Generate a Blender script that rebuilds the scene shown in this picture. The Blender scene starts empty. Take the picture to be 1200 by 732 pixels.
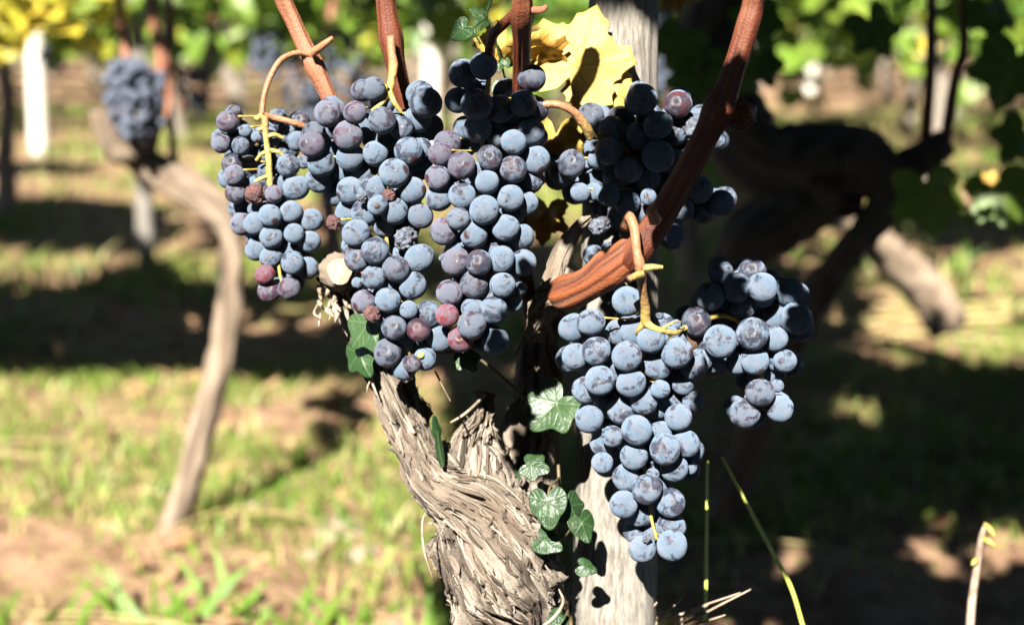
import bpy, math, random
import numpy as np
from mathutils import Vector, Matrix

# ------------------------------------------------------------------ camera, world, sun, exposure
sc = bpy.context.scene
COL = sc.collection
CAM_H, PITCH, F = 0.70, math.radians(12.05), 1667.0     # F: focal length in photo pixels (1200 wide)
SUN_EL, SUN_AZ = math.radians(41), math.radians(16)     # azimuth: to the left of straight behind the camera
cam_d = bpy.data.cameras.new('camera'); cam = bpy.data.objects.new('camera', cam_d); COL.objects.link(cam)
cam.location = (0, 0, CAM_H); cam.rotation_euler = (math.pi/2 - PITCH, 0, 0)
cam_d.lens = 50; cam_d.sensor_width = 36; cam_d.clip_start = 0.02; cam_d.clip_end = 500
cam_d.dof.use_dof = True; cam_d.dof.focus_distance = 0.695; cam_d.dof.aperture_fstop = 5.6
cam_d.dof.aperture_blades = 0
sc.camera = cam
SUN = np.array([-math.sin(SUN_AZ)*math.cos(SUN_EL), -math.cos(SUN_AZ)*math.cos(SUN_EL), math.sin(SUN_EL)])
w = bpy.data.worlds.new('World'); sc.world = w; w.use_nodes = True
nt = w.node_tree
sky = nt.nodes.new('ShaderNodeTexSky'); sky.sky_type = 'NISHITA'; sky.sun_disc = False
sky.altitude = 3000; sky.air_density = .4; sky.dust_density = 0; sky.sun_elevation = SUN_EL; sky.sun_rotation = math.atan2(SUN[0], SUN[1])
nt.links.new(sky.outputs[0], nt.nodes['Background'].inputs[0]); nt.nodes['Background'].inputs[1].default_value = 0.05
sl = bpy.data.lights.new('sun', 'SUN'); so = bpy.data.objects.new('sun', sl); COL.objects.link(so)
sl.energy = 5.0; sl.angle = math.radians(0.5); sl.color = (1.0, 0.95, 0.88)
so.rotation_euler = Vector(SUN).to_track_quat('Z', 'Y').to_euler(); so.location = (-2, -4, 5)
vs = sc.view_settings
sc.display_settings.display_device = 'sRGB'; vs.view_transform = 'Standard'; vs.look = 'None'; vs.gamma = 1; vs.use_curve_mapping = False
vs.exposure = 2.5
sc.cycles.use_denoising = True; sc.cycles.max_bounces = 6; sc.cycles.diffuse_bounces = 1
sc.cycles.sample_clamp_indirect = 4

rng = np.random.default_rng(7); R = random.Random(7)
FWD = np.array([0, math.cos(PITCH), -math.sin(PITCH)]); RIGHT = np.array([1., 0, 0]); UP = np.array([0, math.sin(PITCH), math.cos(PITCH)])
CAM = np.array([0, 0, CAM_H])
def at(px, py, d):                                     # photo pixel and depth in metres -> world point
    return CAM + d*FWD + (px-600)/F*d*RIGHT - (py-366)/F*d*UP
def ground(px, py):
    v = FWD + (px-600)/F*RIGHT - (py-366)/F*UP
    t = CAM_H/-v[2] if v[2] < -1e-6 else 60
    return CAM + v*t

# ------------------------------------------------------------------ noise
def _h(ix, iy, iz, s):
    n = (ix.astype(np.int64)*374761393 + iy.astype(np.int64)*668265263 + iz.astype(np.int64)*2147483647 + s*974711) & 0xffffffff
    n = ((n ^ (n >> 13))*1274126177) & 0xffffffff
    n = ((n ^ (n >> 15))*2246822519) & 0xffffffff
    return ((n ^ (n >> 16)) & 0xffff)/65535.0
def noise(p, s=0):
    p = np.asarray(p, float); i = np.floor(p); f = p-i; f = f*f*(3-2*f)
    x, y, z = i[..., 0], i[..., 1], i[..., 2]; fx, fy, fz = f[..., 0], f[..., 1], f[..., 2]
    def L(a, b, t): return a+(b-a)*t
    c = [[[_h(x+a, y+b, z+d, s) for d in (0, 1)] for b in (0, 1)] for a in (0, 1)]
    return L(L(L(c[0][0][0], c[0][0][1], fz), L(c[0][1][0], c[0][1][1], fz), fy), L(L(c[1][0][0], c[1][0][1], fz), L(c[1][1][0], c[1][1][1], fz), fy), fx)
def fbm(p, o=3, s=0):
    r = 0; a = .5; p = np.asarray(p, float)
    for k in range(o): r = r+a*noise(p*2**k, s+k); a *= .5
    return r/(1-.5**o)

# ------------------------------------------------------------------ mesh helpers
class MB:
    def __init__(s): s.V = []; s.F = []; s.n = 0; s.A = {}
    def add(s, V, F, **attrs):
        V = np.asarray(V, float); s.V.append(V)
        for f in F if isinstance(F, list) and len(F) and isinstance(F[0], np.ndarray) else [np.asarray(F)]: s.F.append(f+s.n)
        for k, a in attrs.items(): s.A.setdefault(k, []).append((s.n, np.broadcast_to(np.asarray(a, float), (len(V),))))
        s.n += len(V)
    def mesh(s, name, mat, origin=(0, 0, 0), smooth=True):
        me = bpy.data.meshes.new(name); V = np.concatenate(s.V)-np.asarray(origin)
        me.vertices.add(len(V)); me.vertices.foreach_set('co', V.astype(np.float32).ravel())
        tot = sum(f.size for f in s.F); cnt = sum(len(f) for f in s.F)
        me.loops.add(tot); me.polygons.add(cnt)
        me.loops.foreach_set('vertex_index', np.concatenate([f.ravel() for f in s.F]).astype(np.int32))
        ls = np.concatenate([np.full(len(f), f.shape[1]) for f in s.F]); st = np.concatenate([[0], np.cumsum(ls)[:-1]])
        me.polygons.foreach_set('loop_start', st.astype(np.int32))
        me.update(calc_edges=True); me.validate()
        me.polygons.foreach_set('use_smooth', np.full(len(me.polygons), smooth))
        for k, lst in s.A.items():
            a = np.zeros(len(V), np.float32)
            for o, v in lst: a[o:o+len(v)] = v
            me.attributes.new(k, 'FLOAT', 'POINT').data.foreach_set('value', a)
        if mat: me.materials.append(mat)
        return me
    def build(s, name, mat, parent=None, origin=None, smooth=True):
        if origin is None: origin = np.concatenate(s.V).mean(0)
        return link(name, s.mesh(name, mat, origin, smooth), origin, parent)
def wloc(o):
    p = np.zeros(3)
    while o: p = p+np.array(o.location); o = o.parent
    return p
def link(name, me, loc, parent=None):
    o = bpy.data.objects.new(name, me); COL.objects.link(o)
    if parent: o.parent = parent; loc = np.asarray(loc)-wloc(parent)
    o.location = loc; return o
def tag(o, label, cat=None, group=None, kind=None):
    if label: o['label'] = label
    if cat: o['category'] = cat
    if group: o['group'] = group
    if kind: o['kind'] = kind
    return o
def thing(name, label, cat, loc, group=None): return tag(link(name, None, loc), label, cat, group)

def spline(P, n):
    P = np.asarray(P, float); m = len(P)
    if m == 2: t = np.linspace(0, 1, n)[:, None]; return P[0]*(1-t)+P[1]*t
    Q = np.vstack([2*P[0]-P[1], P, 2*P[-1]-P[-2]]); out = []
    for t in np.linspace(0, m-1-1e-9, n):
        i = int(t); u = t-i; a, b, c, d = Q[i:i+4]
        out.append(.5*((2*b)+(-a+c)*u+(2*a-5*b+4*c-d)*u*u+(-a+3*b-3*c+d)*u**3))
    return np.array(out)
def frames(C):
    T = np.gradient(C, axis=0); T /= np.linalg.norm(T, axis=1)[:, None]+1e-12
    n = np.cross(T[0], [0.31, 0.83, 0.47]); n /= np.linalg.norm(n); Ns = []
    for t in T:
        n = n-t*np.dot(n, t); n /= np.linalg.norm(n)+1e-12; Ns.append(n)
    Nn = np.array(Ns); return T, Nn, np.cross(T, Nn)
def tube_geo(P, r, n=12, seg=10, disp=None, cap=True):
    """P: control points (k,3), r: radii (k,). disp(u, ang, rad)->offset"""
    P = np.asarray(P, float); r = np.broadcast_to(np.asarray(r, float), (len(P),))
    S = spline(np.hstack([P, r[:, None]]), n); C = S[:, :3]; rad = np.maximum(S[:, 3], 1e-5)
    T, N1, N2 = frames(C); a = np.linspace(0, 2*np.pi, seg, endpoint=False)
    u = np.concatenate([[0], np.cumsum(np.linalg.norm(np.diff(C, axis=0), axis=1))])
    A, U = np.meshgrid(a, u); RR = np.repeat(rad[:, None], seg, 1)
    if disp is not None: RR = RR+disp(U, A, RR)
    V = C[:, None]+RR[..., None]*(np.cos(A)[..., None]*N1[:, None]+np.sin(A)[..., None]*N2[:, None])
    i = np.arange(n-1)[:, None]*seg; j = np.arange(seg)[None]; k = (j+1) % seg
    Q = np.stack([i+j, i+k, i+seg+k, i+seg+j], -1).reshape(-1, 4); Fs = [Q]; V = V.reshape(-1, 3)
    if cap:
        V = np.vstack([V, C[0], C[-1]]); m = n*seg; j = np.arange(seg); k = (j+1) % seg
        Fs.append(np.stack([k, j, np.full(seg, m)], -1)); Fs.append(np.stack([(n-1)*seg+j, (n-1)*seg+k, np.full(seg, m+1)], -1))
    return V, Fs, U.ravel(), A.ravel()
def tube(mb, P, r, n=12, seg=10, disp=None, cap=True, **at_):
    V, Fs, U, A = tube_geo(P, r, n, seg, disp, cap); mb.add(V, Fs, **at_)
def ptube(mb, pts, n=14, seg=10, disp=None, **k):      # pts: (px, py, depth, radius_px)
    tube(mb, [at(x, y, d) for x, y, d, r in pts], [r*d/F for x, y, d, r in pts], n, seg, disp, **k)
def sphere_geo(nu=24, nv=14):
    th = np.linspace(0, np.pi, nv+1)[1:-1]; ph = np.linspace(0, 2*np.pi, nu, endpoint=False)
    T, P_ = np.meshgrid(th, ph, indexing='ij')
    V = np.stack([np.sin(T)*np.cos(P_), np.sin(T)*np.sin(P_), np.cos(T)], -1).reshape(-1, 3)
    V = np.vstack([V, [0, 0, 1], [0, 0, -1]]); i = np.arange(nv-2)[:, None]*nu; j = np.arange(nu)[None]; k = (j+1) % nu
    Q = np.stack([i+j, i+nu+j, i+nu+k, i+k], -1).reshape(-1, 4); m = len(V); j = np.arange(nu); k = (j+1) % nu
    return V, [Q, np.stack([j, k, np.full(nu, m-2)], -1), np.stack([(nv-2)*nu+k, (nv-2)*nu+j, np.full(nu, m-1)], -1)]

# ------------------------------------------------------------------ material helper
def mat(name):
    m = bpy.data.materials.new(name); m.use_nodes = True; return m, NT(m.node_tree)
class NT:
    def __init__(s, t): s.t = t; s.bsdf = t.nodes['Principled BSDF']; s.out = t.nodes['Material Output']
    def n(s, typ, ins=None, **props):
        nd = s.t.nodes.new(typ)
        for k, v in props.items(): setattr(nd, k, v)
        for k, v in (ins or {}).items(): s.set(nd.inputs[k], v)
        return nd
    def set(s, sock, v):
        if isinstance(v, bpy.types.NodeSocket): s.t.links.new(v, sock)
        elif isinstance(v, (tuple, list)) and len(v) == 3 and len(getattr(sock, 'default_value', [0]*3)) == 4: sock.default_value = (*v, 1)
        else: sock.default_value = v
    def p(s, **k):
        for a, v in k.items(): s.set(s.bsdf.inputs[a.replace('_', ' ')], v)
    def noise(s, vec, scale, detail=3, rough=.55, dist=0): return s.n('ShaderNodeTexNoise', {'Vector': vec, 'Scale': scale, 'Detail': detail, 'Roughness': rough, 'Distortion': dist}).outputs['Fac']
    def ramp(s, v, a, b, lo=0., hi=1.): return s.n('ShaderNodeMapRange', {0: v, 1: a, 2: b, 3: lo, 4: hi}, interpolation_type='SMOOTHSTEP').outputs[0]
    def mix(s, f, a, b): 
        nd = s.n('ShaderNodeMix', data_type='RGBA'); s.set(nd.inputs[0], f); s.set(nd.inputs[6], a); s.set(nd.inputs[7], b); return nd.outputs[2]
    def math(s, op, a, b=0.): return s.n('ShaderNodeMath', {0: a, 1: b}, operation=op).outputs[0]
    def obj(s): return s.n('ShaderNodeTexCoord').outputs['Object']
    def attr(s, name): return s.n('ShaderNodeAttribute', attribute_name=name).outputs['Fac']
    def mapv(s, v, scale=(1, 1, 1), loc=(0, 0, 0)): return s.n('ShaderNodeMapping', {0: v, 1: loc, 3: scale}).outputs[0]
    def bump(s, h, strength, dist): s.set(s.bsdf.inputs['Normal'], s.n('ShaderNodeBump', {'Height': h, 'Strength': strength, 'Distance': dist}).outputs[0])

def grape_mat(name, under, under2, bloom, bloom2, cover):
    m, t = mat(name); rnd = t.n('ShaderNodeObjectInfo').outputs['Random']; o = t.obj(); rnd2 = t.math('FRACT', t.math('MULTIPLY', rnd, 7.31))
    off = t.n('ShaderNodeCombineXYZ', {0: t.math('MULTIPLY', rnd, 91.), 1: t.math('MULTIPLY', rnd, 47.), 2: t.math('MULTIPLY', rnd, 23.)}).outputs[0]
    v = t.n('ShaderNodeVectorMath', {0: o, 1: off}, operation='ADD').outputs[0]
    big = t.noise(v, 1.1, 4, .6, .6); fine = t.noise(v, 11, 5, .7); scr = t.noise(t.mapv(v, (1.3, 9, 2.2)), 1.6, 4, .7, 1.6)
    rub = t.ramp(t.math('ADD', t.math('ADD', big, t.math('MULTIPLY', t.ramp(rnd2, .45, 1.), .10)), t.math('MULTIPLY', t.math('SUBTRACT', scr, .5), .34)), .545-.12*(1-cover), .63-.10*(1-cover))                  # wiped patches
    rub = t.math('MULTIPLY', rub, t.ramp(fine, .30, .62, .35, 1.))
    lines = t.ramp(scr, .63, .67)                                            # scratches
    spk = t.ramp(t.n('ShaderNodeTexVoronoi', {'Vector': v, 'Scale': 7.}).outputs['Distance'], .05, .12, 1., 0.)
    spk = t.math('MULTIPLY', spk, t.ramp(t.noise(v, 2.6, 2), .5, .62))
    sep = t.n('ShaderNodeSeparateXYZ', {0: o}); zz = t.math('ADD', sep.outputs[2], t.math('MULTIPLY', t.math('SUBTRACT', fine, .5), .16))
    scar = t.ramp(zz, -1.02, -.955, 1., 0.); scar = t.math('MULTIPLY', scar, t.ramp(rnd, .62, .66))
    gone = t.math('MAXIMUM', t.math('MAXIMUM', rub, t.math('MULTIPLY', lines, .8)), t.math('MAXIMUM', spk, scar))
    b = t.math('MULTIPLY', t.math('SUBTRACT', 1., gone), t.math('MULTIPLY', t.ramp(rnd, 0., 1., .82*cover+.1, 1.), t.ramp(fine, .2, .7, .86, 1.)))
    un = t.mix(t.ramp(t.noise(v, .9, 2), .4, .62), under, under2)
    un = t.mix(t.math('MULTIPLY', scar, .75), un, (.035, .014, .010))
    bl = t.mix(t.ramp(t.noise(v, 1.7, 3), .35, .68), bloom, bloom2)
    t.p(Base_Color=t.mix(b, un, bl), Roughness=t.ramp(b, 0., 1., .30, .85), Diffuse_Roughness=1.0, IOR=1.42,
        Specular_IOR_Level=t.ramp(b, 0., 1., .5, .25))
    t.bump(t.math('ADD', fine, t.math('MULTIPLY', gone, -1.0)), .25, .06); return m
M_BLUE = grape_mat('grape_skin_blue', (.008, .008, .017), (.015, .008, .014), (.070, .103, .142), (.096, .113, .142), 1.0)
M_PURP = grape_mat('grape_skin_purple', (.015, .008, .016), (.040, .010, .018), (.084, .085, .110), (.078, .096, .126), .68)
M_DUSK = grape_mat('grape_skin_slate', (.008, .008, .015), (.022, .009, .013), (.070, .098, .132), (.094, .104, .132), .62)
M_RED = grape_mat('grape_skin_red', (.075, .010, .014), (.13, .012, .014), (.085, .055, .075), (.075, .07, .09), .30)
M_GLOSS = grape_mat('grape_skin_bare', (.012, .006, .012), (.05, .006, .008), (.09, .09, .11), (.085, .095, .12), .06)
def simple(name, c1, c2, scale, rough=.6, bump=.3, bd=.002, stretch=(1, 1, 1), **k):
    m, t = mat(name); v = t.mapv(t.obj(), stretch); a = t.noise(v, scale, 5, .65, .3)
    t.p(Base_Color=t.mix(t.ramp(a, .35, .66), c1, c2), Roughness=rough, **k)
    if bump: t.bump(t.noise(v, scale*3, 4, .6), bump, bd)
    return m
M_RAISIN = simple('raisin_skin', (.10, .12, .15), (.03, .025, .035), 1.3, .75, .5, .1)
M_RAISINR = simple('raisin_skin_red', (.11, .045, .042), (.04, .016, .018), 1.6, .7, .5, .1)
M_GREEN = simple('unripe_grape_skin', (.30, .36, .05), (.36, .38, .09), 1.3, .35, 0)
M_STEM = simple('bunch_stem', (.24, .165, .022), (.20, .175, .035), 160, .55, .3, .0004)
M_IVYSTEM = simple('ivy_stem', (.045, .030, .014), (.10, .075, .03), 90, .7)
def stem_mat():
    m, t = mat('peduncle'); o = t.obj(); g = t.attr('grad'); a = t.noise(o, 130, 4, .6); b = t.noise(o, 420, 3, .6)
    k = t.math('ADD', g, t.math('MULTIPLY', t.math('SUBTRACT', a, .5), .7))
    c = t.mix(t.ramp(k, .30, .75), (.21, .095, .046), (.235, .175, .048)); c = t.mix(t.math('MULTIPLY', t.ramp(b, .55, .7), .6), c, (.13, .055, .025))
    t.p(Base_Color=c, Roughness=.55, Specular_IOR_Level=.35); t.bump(t.math('ADD', a, b), .6, .0012); return m
M_STEMP = stem_mat()
def bark_mat(name, c1, c2, c3, rough=.85):
    m, t = mat(name); a = t.attr('fibre'); b = t.attr('patch'); o = t.obj()
    g = t.noise(o, 900, 3, .6); k = t.math('ADD', a, t.math('MULTIPLY', t.math('SUBTRACT', g, .5), .35))
    c = t.mix(t.ramp(k, .25, .72), c1, c2); c = t.mix(t.math('MULTIPLY', t.ramp(b, .45, .75), .7), c, c3)
    t.p(Base_Color=c, Roughness=rough, Diffuse_Roughness=.6, Specular_IOR_Level=.25); t.bump(t.math('ADD', g, a), .55, .0016); return m
M_BARK = bark_mat('old_vine_bark', (.034, .025, .018), (.200, .170, .134), (.105, .078, .055))
M_BROWNBARK = bark_mat('brown_vine_bark', (.050, .034, .022), (.195, .150, .105), (.12, .085, .055))
M_SHADEBARK = bark_mat('shaded_vine_bark', (.030, .022, .016), (.085, .066, .050), (.055, .042, .030))  # darker bark copy, the deep shade is put into its colour
M_CANE = bark_mat('cane_bark', (.050, .011, .005), (.105, .029, .013), (.140, .055, .026), .52)
M_CANE2 = bark_mat('tan_cane_bark', (.15, .050, .024), (.23, .098, .052), (.27, .145, .085), .5)
M_SPUR = bark_mat('spur_bark', (.050, .014, .007), (.170, .048, .016), (.17, .100, .058), .65)
M_GREYB = bark_mat('grey_spur_bark', (.055, .042, .03), (.19, .155, .115), (.13, .095, .065))
M_CUT = simple('cut_wood', (.15, .115, .07), (.26, .215, .15), 260, .8, .2, .001)
M_FLAKE = simple('bark_flake', (.10, .065, .042), (.27, .215, .155), 60, .9, .4, .001)
M_POST = None
def post_mat():
    m, t = mat('weathered_post_wood'); o = t.obj(); v = t.mapv(o, (1, 1, .035)); a = t.noise(v, 520, 5, .7, .2); b = t.noise(t.mapv(o, (1, 1, .12)), 60, 4, .6)
    c = t.mix(t.ramp(a, .30, .68), (.075, .065, .054), (.200, .182, .152)); c = t.mix(t.math('MULTIPLY', t.ramp(b, .45, .75), .5), c, (.225, .21, .18))
    t.p(Base_Color=c, Roughness=.9, Specular_IOR_Level=.2); t.bump(a, .7, .0018); return m
M_POST = post_mat()
M_WHITE = simple('pale_stake', (.40, .37, .30), (.55, .52, .45), 6, .85, .2, .004, (1, 1, .2))
def leaf_mat(name, cols, vein, trans=.35, rough=.45, mott=.22, vmix=.45):
    """cols: list of (position, colour) along the per-leaf tint attribute"""
    m, t = mat(name); tint = t.attr('tint'); vn = t.attr('vein'); o = t.obj()
    cr = t.n('ShaderNodeValToRGB', {0: t.math('ADD', tint, t.math('MULTIPLY', t.math('SUBTRACT', t.noise(o, 55, 4), .5), mott))}); e = cr.color_ramp.elements
    for i, (p, c) in enumerate(cols):
        el = e[i] if i < 2 else e.new(p)
        el.position = p; el.color = (*c, 1)
    c = t.mix(t.math('MULTIPLY', vn, vmix), cr.outputs[0], vein)
    t.p(Base_Color=c, Roughness=rough, Specular_IOR_Level=.35)
    tr = t.n('ShaderNodeBsdfTranslucent', {0: c}); mx = t.n('ShaderNodeMixShader', {0: trans}); t.set(mx.inputs[1], t.bsdf.outputs[0]); t.set(mx.inputs[2], tr.outputs[0])
    t.set(t.out.inputs[0], mx.outputs[0]); t.bump(t.math('ADD', t.noise(o, 240, 3), vn), .25, .0015); return m
M_LEAF = leaf_mat('vine_leaf', [(0, (.030, .075, .010)), (.35, (.070, .135, .016)), (.62, (.13, .185, .022)), (.8, (.36, .31, .03)), (1, (.42, .22, .05))], (.20, .24, .06))
M_ROOF = leaf_mat('shading_vine_leaf', [(0, (.022, .050, .009)), (.5, (.045, .085, .014)), (1, (.085, .095, .018))], (.08, .10, .03), .06)  # leaf colour darkened so the added canopy passes and bounces less light
M_FARLEAF = leaf_mat('far_vine_leaf', [(0, (.045, .10, .012)), (.3, (.10, .185, .02)), (.6, (.17, .24, .03)), (.8, (.50, .42, .035)), (1, (.46, .25, .06))], (.20, .24, .06), .4)
M_IVY = leaf_mat('ivy_leaf', [(0, (.008, .024, .006)), (.5, (.014, .038, .009)), (1, (.032, .060, .023))], (.085, .12, .055), .06, .42, .3, .32)
M_YELLOW = leaf_mat('yellowed_leaf', [(0, (.25, .22, .035)), (.3, (.40, .30, .075)), (.58, (.42, .30, .07)), (.78, (.34, .18, .022)), (1, (.13, .035, .010))], (.26, .17, .04), .3, .6, .75, .5)
M_GRASS = leaf_mat('grass_blade', [(0, (.045, .105, .010)), (.3, (.10, .18, .018)), (.55, (.19, .235, .045)), (.75, (.36, .29, .13)), (1, (.30, .18, .08))], (.2, .2, .1), .3, .5)
M_LITTER = leaf_mat('dead_leaf', [(0, (.20, .105, .05)), (.5, (.28, .17, .09)), (1, (.15, .065, .03))], (.4, .3, .18), .1, .8)
def ground_mat():
    m, t = mat('vineyard_soil'); o = t.obj(); a = t.noise(o, 1.5, 5, .6, .5); b = t.noise(o, 14, 5, .7); c = t.noise(o, 70, 4, .7)
    col = t.mix(t.ramp(b, .35, .65), (.135, .076, .044), (.275, .172, .106)); col = t.mix(t.math('MULTIPLY', t.ramp(c, .55, .72), .6), col, (.33, .235, .15))
    col = t.mix(t.math('MULTIPLY', t.ramp(a, .50, .64), t.ramp(b, .3, .6)), col, (.13, .150, .035))
    t.p(Base_Color=col, Roughness=.95, Specular_IOR_Level=.1); t.bump(t.math('ADD', b, c), .8, .02); return m
M_SOIL = ground_mat()
M_FARGRAPE = simple('far_grape_skin', (.032, .042, .064), (.052, .062, .085), 1.6, .8, 0)
M_STONE = simple('stone', (.16, .12, .085), (.25, .20, .145), 12, .9, .5, .01)

# ------------------------------------------------------------------ leaves
def outline(kind, th):
    d = lambda a: np.abs((th-math.radians(a)+np.pi) % (2*np.pi)-np.pi)
    g = lambda a, wd, h: h*np.exp(-(d(a)/math.radians(wd))**2)
    if kind == 'vine':
        r = .58+g(0, 22, .42)+g(58, 20, .34)+g(-58, 20, .34)+g(118, 24, .22)+g(-118, 24, .22)-g(180, 20, .42)
        return r*(1-.09*np.abs(np.sin(th*11)))
    if kind == 'ivy':
        return .60+g(0, 24, .40)+g(62, 20, .22)+g(-62, 20, .22)+g(128, 24, .08)+g(-128, 24, .08)-g(180, 22, .34)
    if kind == 'heart':
        return .62+g(0, 24, .38)+g(125, 42, .10)+g(-125, 42, .10)-g(180, 24, .42)+g(60, 30, .04)+g(-60, 30, .04)
    if kind == 'lance':
        return .17+g(0, 15, .83)+g(180, 25, .25)
def leaf_geo(kind, rings, nth, r, curl=.15, fold=.2, wav=.08, jag=.05):
    th = np.linspace(-np.pi, np.pi, nth, endpoint=False)
    ro = outline(kind, th)*(1+jag*(noise(np.stack([np.cos(th)*3, np.sin(th)*3, np.full(nth, r.random()*50)], -1))-.5)*2)
    k = np.linspace(0, 1, rings+1)[1:]; X = (k[:, None]*ro*np.sin(th)).ravel(); Y = (k[:, None]*ro*np.cos(th)).ravel()
    X = np.append(X, 0); Y = np.append(Y, 0); s = r.random()*40
    q = np.stack([X*1.8+s, Y*1.8, np.full(len(X), s)], -1)
    Z = -fold*np.abs(X)*.8-curl*(X**2*.6+Y**2*np.sign(Y)*.9)+wav*(noise(q)-.5)*2+wav*.6*(noise(q*2.6)-.5)
    angs = {'vine': (0, 58, -58, 118, -118), 'ivy': (0, 66, -66, 130, -130), 'heart': (0, 50, -50, 110, -110), 'lance': (0,)}[kind]
    vein = np.zeros(len(X))
    for a in angs:
        ca, sa = math.cos(math.radians(a)), math.sin(math.radians(a)); al = X*sa+Y*ca; cr = X*ca-Y*sa
        v = np.exp(-(cr/.024)**2)*(al > 0); vein = np.maximum(vein, v)
        for sg in (-1, 1):
            for o in (.22, .42, .62):
                b = math.radians(a+sg*42); dx, dy = X-o*sa, Y-o*ca; al2 = dx*math.sin(b)+dy*math.cos(b); c2 = dx*math.cos(b)-dy*math.sin(b)
                vein = np.maximum(vein, .45*np.exp(-(c2/.014)**2)*((al2 > 0) & (al2 < .4)))
    i = np.arange(rings-1)[:, None]*nth; j = np.arange(nth)[None]; kk = (j+1) % nth
    Fs = []
    if rings > 1: Fs.append(np.stack([i+j, i+nth+j, i+nth+kk, i+kk], -1).reshape(-1, 4))
    j = np.arange(nth); kk = (j+1) % nth; Fs.append(np.stack([np.full(nth, rings*nth), j, kk], -1))
    return np.stack([X, Y, Z], -1), Fs, vein
def basis(nrm, tip):
    nrm = np.asarray(nrm, float); nrm = nrm/np.linalg.norm(nrm); tip = np.asarray(tip, float); tip = tip-nrm*np.dot(tip, nrm); tip = tip/(np.linalg.norm(tip)+1e-9)
    return np.stack([np.cross(tip, nrm), tip, nrm])
def put_leaf(mb, geo, c, nrm, tip, size, tint):
    V, Fs, vein = geo; mb.add(V*size @ basis(nrm, tip)+c, Fs, vein=vein, tint=tint)
LOW = [leaf_geo('vine', 2, 22, R, R.uniform(-.1, .35), R.uniform(0, .3), .15, .12) for _ in range(8)]

# ------------------------------------------------------------------ bark displacement
def bark_disp(amp, across, along, twist=0., seed=0, lump=.0):
    def f(U, A, RR):
        A2 = A+twist*U+.5*(fbm(np.stack([np.cos(A)*1.2, np.sin(A)*1.2, U*14], -1), 2, seed+9)-.5)
        rm = RR.mean(); p = lambda k, l: np.stack([np.cos(A2)*rm/k, np.sin(A2)*rm/k, U/l], -1)
        wv = fbm(p(.012, .02), 2, seed+7)-.5; A2 = A2+wv*.30
        r1 = 1-np.abs(2*noise(p(across, along), seed)-1); r2 = 1-np.abs(2*noise(p(across*.40, along*.5), seed+1)-1); r3 = noise(p(across*.22, along*.25), seed+6)
        k = noise(p(.0045, .0045), seed+3); ck = np.clip(1-np.abs(noise(p(across*1.2, along*.9), seed+5)-.5)*8, 0, 1)*np.clip(noise(p(.012, .012), seed+8)*2.4-.6, 0, 1)
        d = amp*(.60*(r1-.6)+.45*(r2-.6)+.26*(r3-.5)+.30*(k-.5)-1.0*ck); d += lump*(fbm(p(.020, .022), 2, seed+4)-.5)*2
        return d
    return f
def add_bark(mb, pts, n, seg, amp, across, along, twist=0, seed=0, lump=0., cap=True):
    P = [at(x, y, d) for x, y, d, r in pts]; rr = [r*d/F for x, y, d, r in pts]
    V, Fs, U, A = tube_geo(P, rr, n, seg, bark_disp(amp, across, along, twist, seed, lump), cap); rm = np.mean(rr)
    A2 = A+twist*U; q = np.stack([np.cos(A2)*rm/(across*.6), np.sin(A2)*rm/(across*.6), U/(along*1.1)], -1)
    fi = fbm(q, 3, seed+20); pa = fbm(np.stack([np.cos(A2)*rm/.016, np.sin(A2)*rm/.016, U/.03], -1), 2, seed+30)
    ex = len(V)-len(fi); mb.add(V, Fs, fibre=np.append(fi, [.5]*ex), patch=np.append(pa, [.5]*ex)); return P, rr
def strips(mb, P, rr, count, r, L=(.015, .05), wd=(.0007, .002), lift=(.0008, .006), twist=0., rad=1.0, curl=1., disp=None, ur=(0., 1.), n=400):
    S = spline(np.hstack([np.asarray(P), np.asarray(rr)[:, None]]), n); C = S[:, :3]; T, N1, N2 = frames(C)
    u = np.concatenate([[0], np.cumsum(np.linalg.norm(np.diff(C, axis=0), axis=1))]); rm = S[:, 3].mean()
    for _ in range(count):
        l = r.uniform(*L); u0 = u[-1]*ur[0]+r.uniform(0, max(u[-1]*(ur[1]-ur[0])-l, 1e-4)); a0 = r.uniform(0, 6.283); tw = -twist+r.uniform(-9, 9)*curl; w_ = r.uniform(*wd); k = 10; t = np.linspace(0, 1, k)
        uu = u0+l*t; a = a0+tw*l*t+r.uniform(-.08, .08)*np.sin(t*5); e = r.uniform(*lift)*np.where(t < .5, r.random(), r.random()*1.4)*np.abs(2*t-1)**2.2+.0002
        ra = np.interp(uu, u, S[:, 3])*rad
        if disp is not None:
            ds = disp(uu, a, np.full(k, rm)); ra = ra+np.convolve(np.pad(ds, 2, 'edge'), np.ones(5)/5, 'valid')+.0004
        Cx = np.stack([np.interp(uu, u, C[:, i]) for i in range(3)], -1); n1 = np.stack([np.interp(uu, u, N1[:, i]) for i in range(3)], -1); n2 = np.stack([np.interp(uu, u, N2[:, i]) for i in range(3)], -1)
        O = np.cos(a)[:, None]*n1+np.sin(a)[:, None]*n2; B = Cx+(ra+e)[:, None]*O; Tn = np.cross(O, np.gradient(B, axis=0)); Tn /= np.linalg.norm(Tn, axis=1)[:, None]
        ww = (w_*np.sin(np.pi*np.clip(t*.86+.1, 0, 1))**.6)[:, None]; th = w_*.4+.0001
        V = np.stack([B-Tn*ww-O*th, B+Tn*ww-O*th, B+Tn*ww*.8+O*th, B-Tn*ww*.8+O*th], 1).reshape(-1, 3)
        i = np.arange(k-1)[:, None]*4; j = np.arange(4)[None]; jj = (j+1) % 4
        mb.add(V, [np.stack([i+j, i+jj, i+4+jj, i+4+j], -1).reshape(-1, 4), np.array([[3, 2, 1, 0]]), np.array([[0, 1, 2, 3]])+(k-1)*4], fibre=r.uniform(.05, .85), patch=r.random()*.9)

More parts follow.
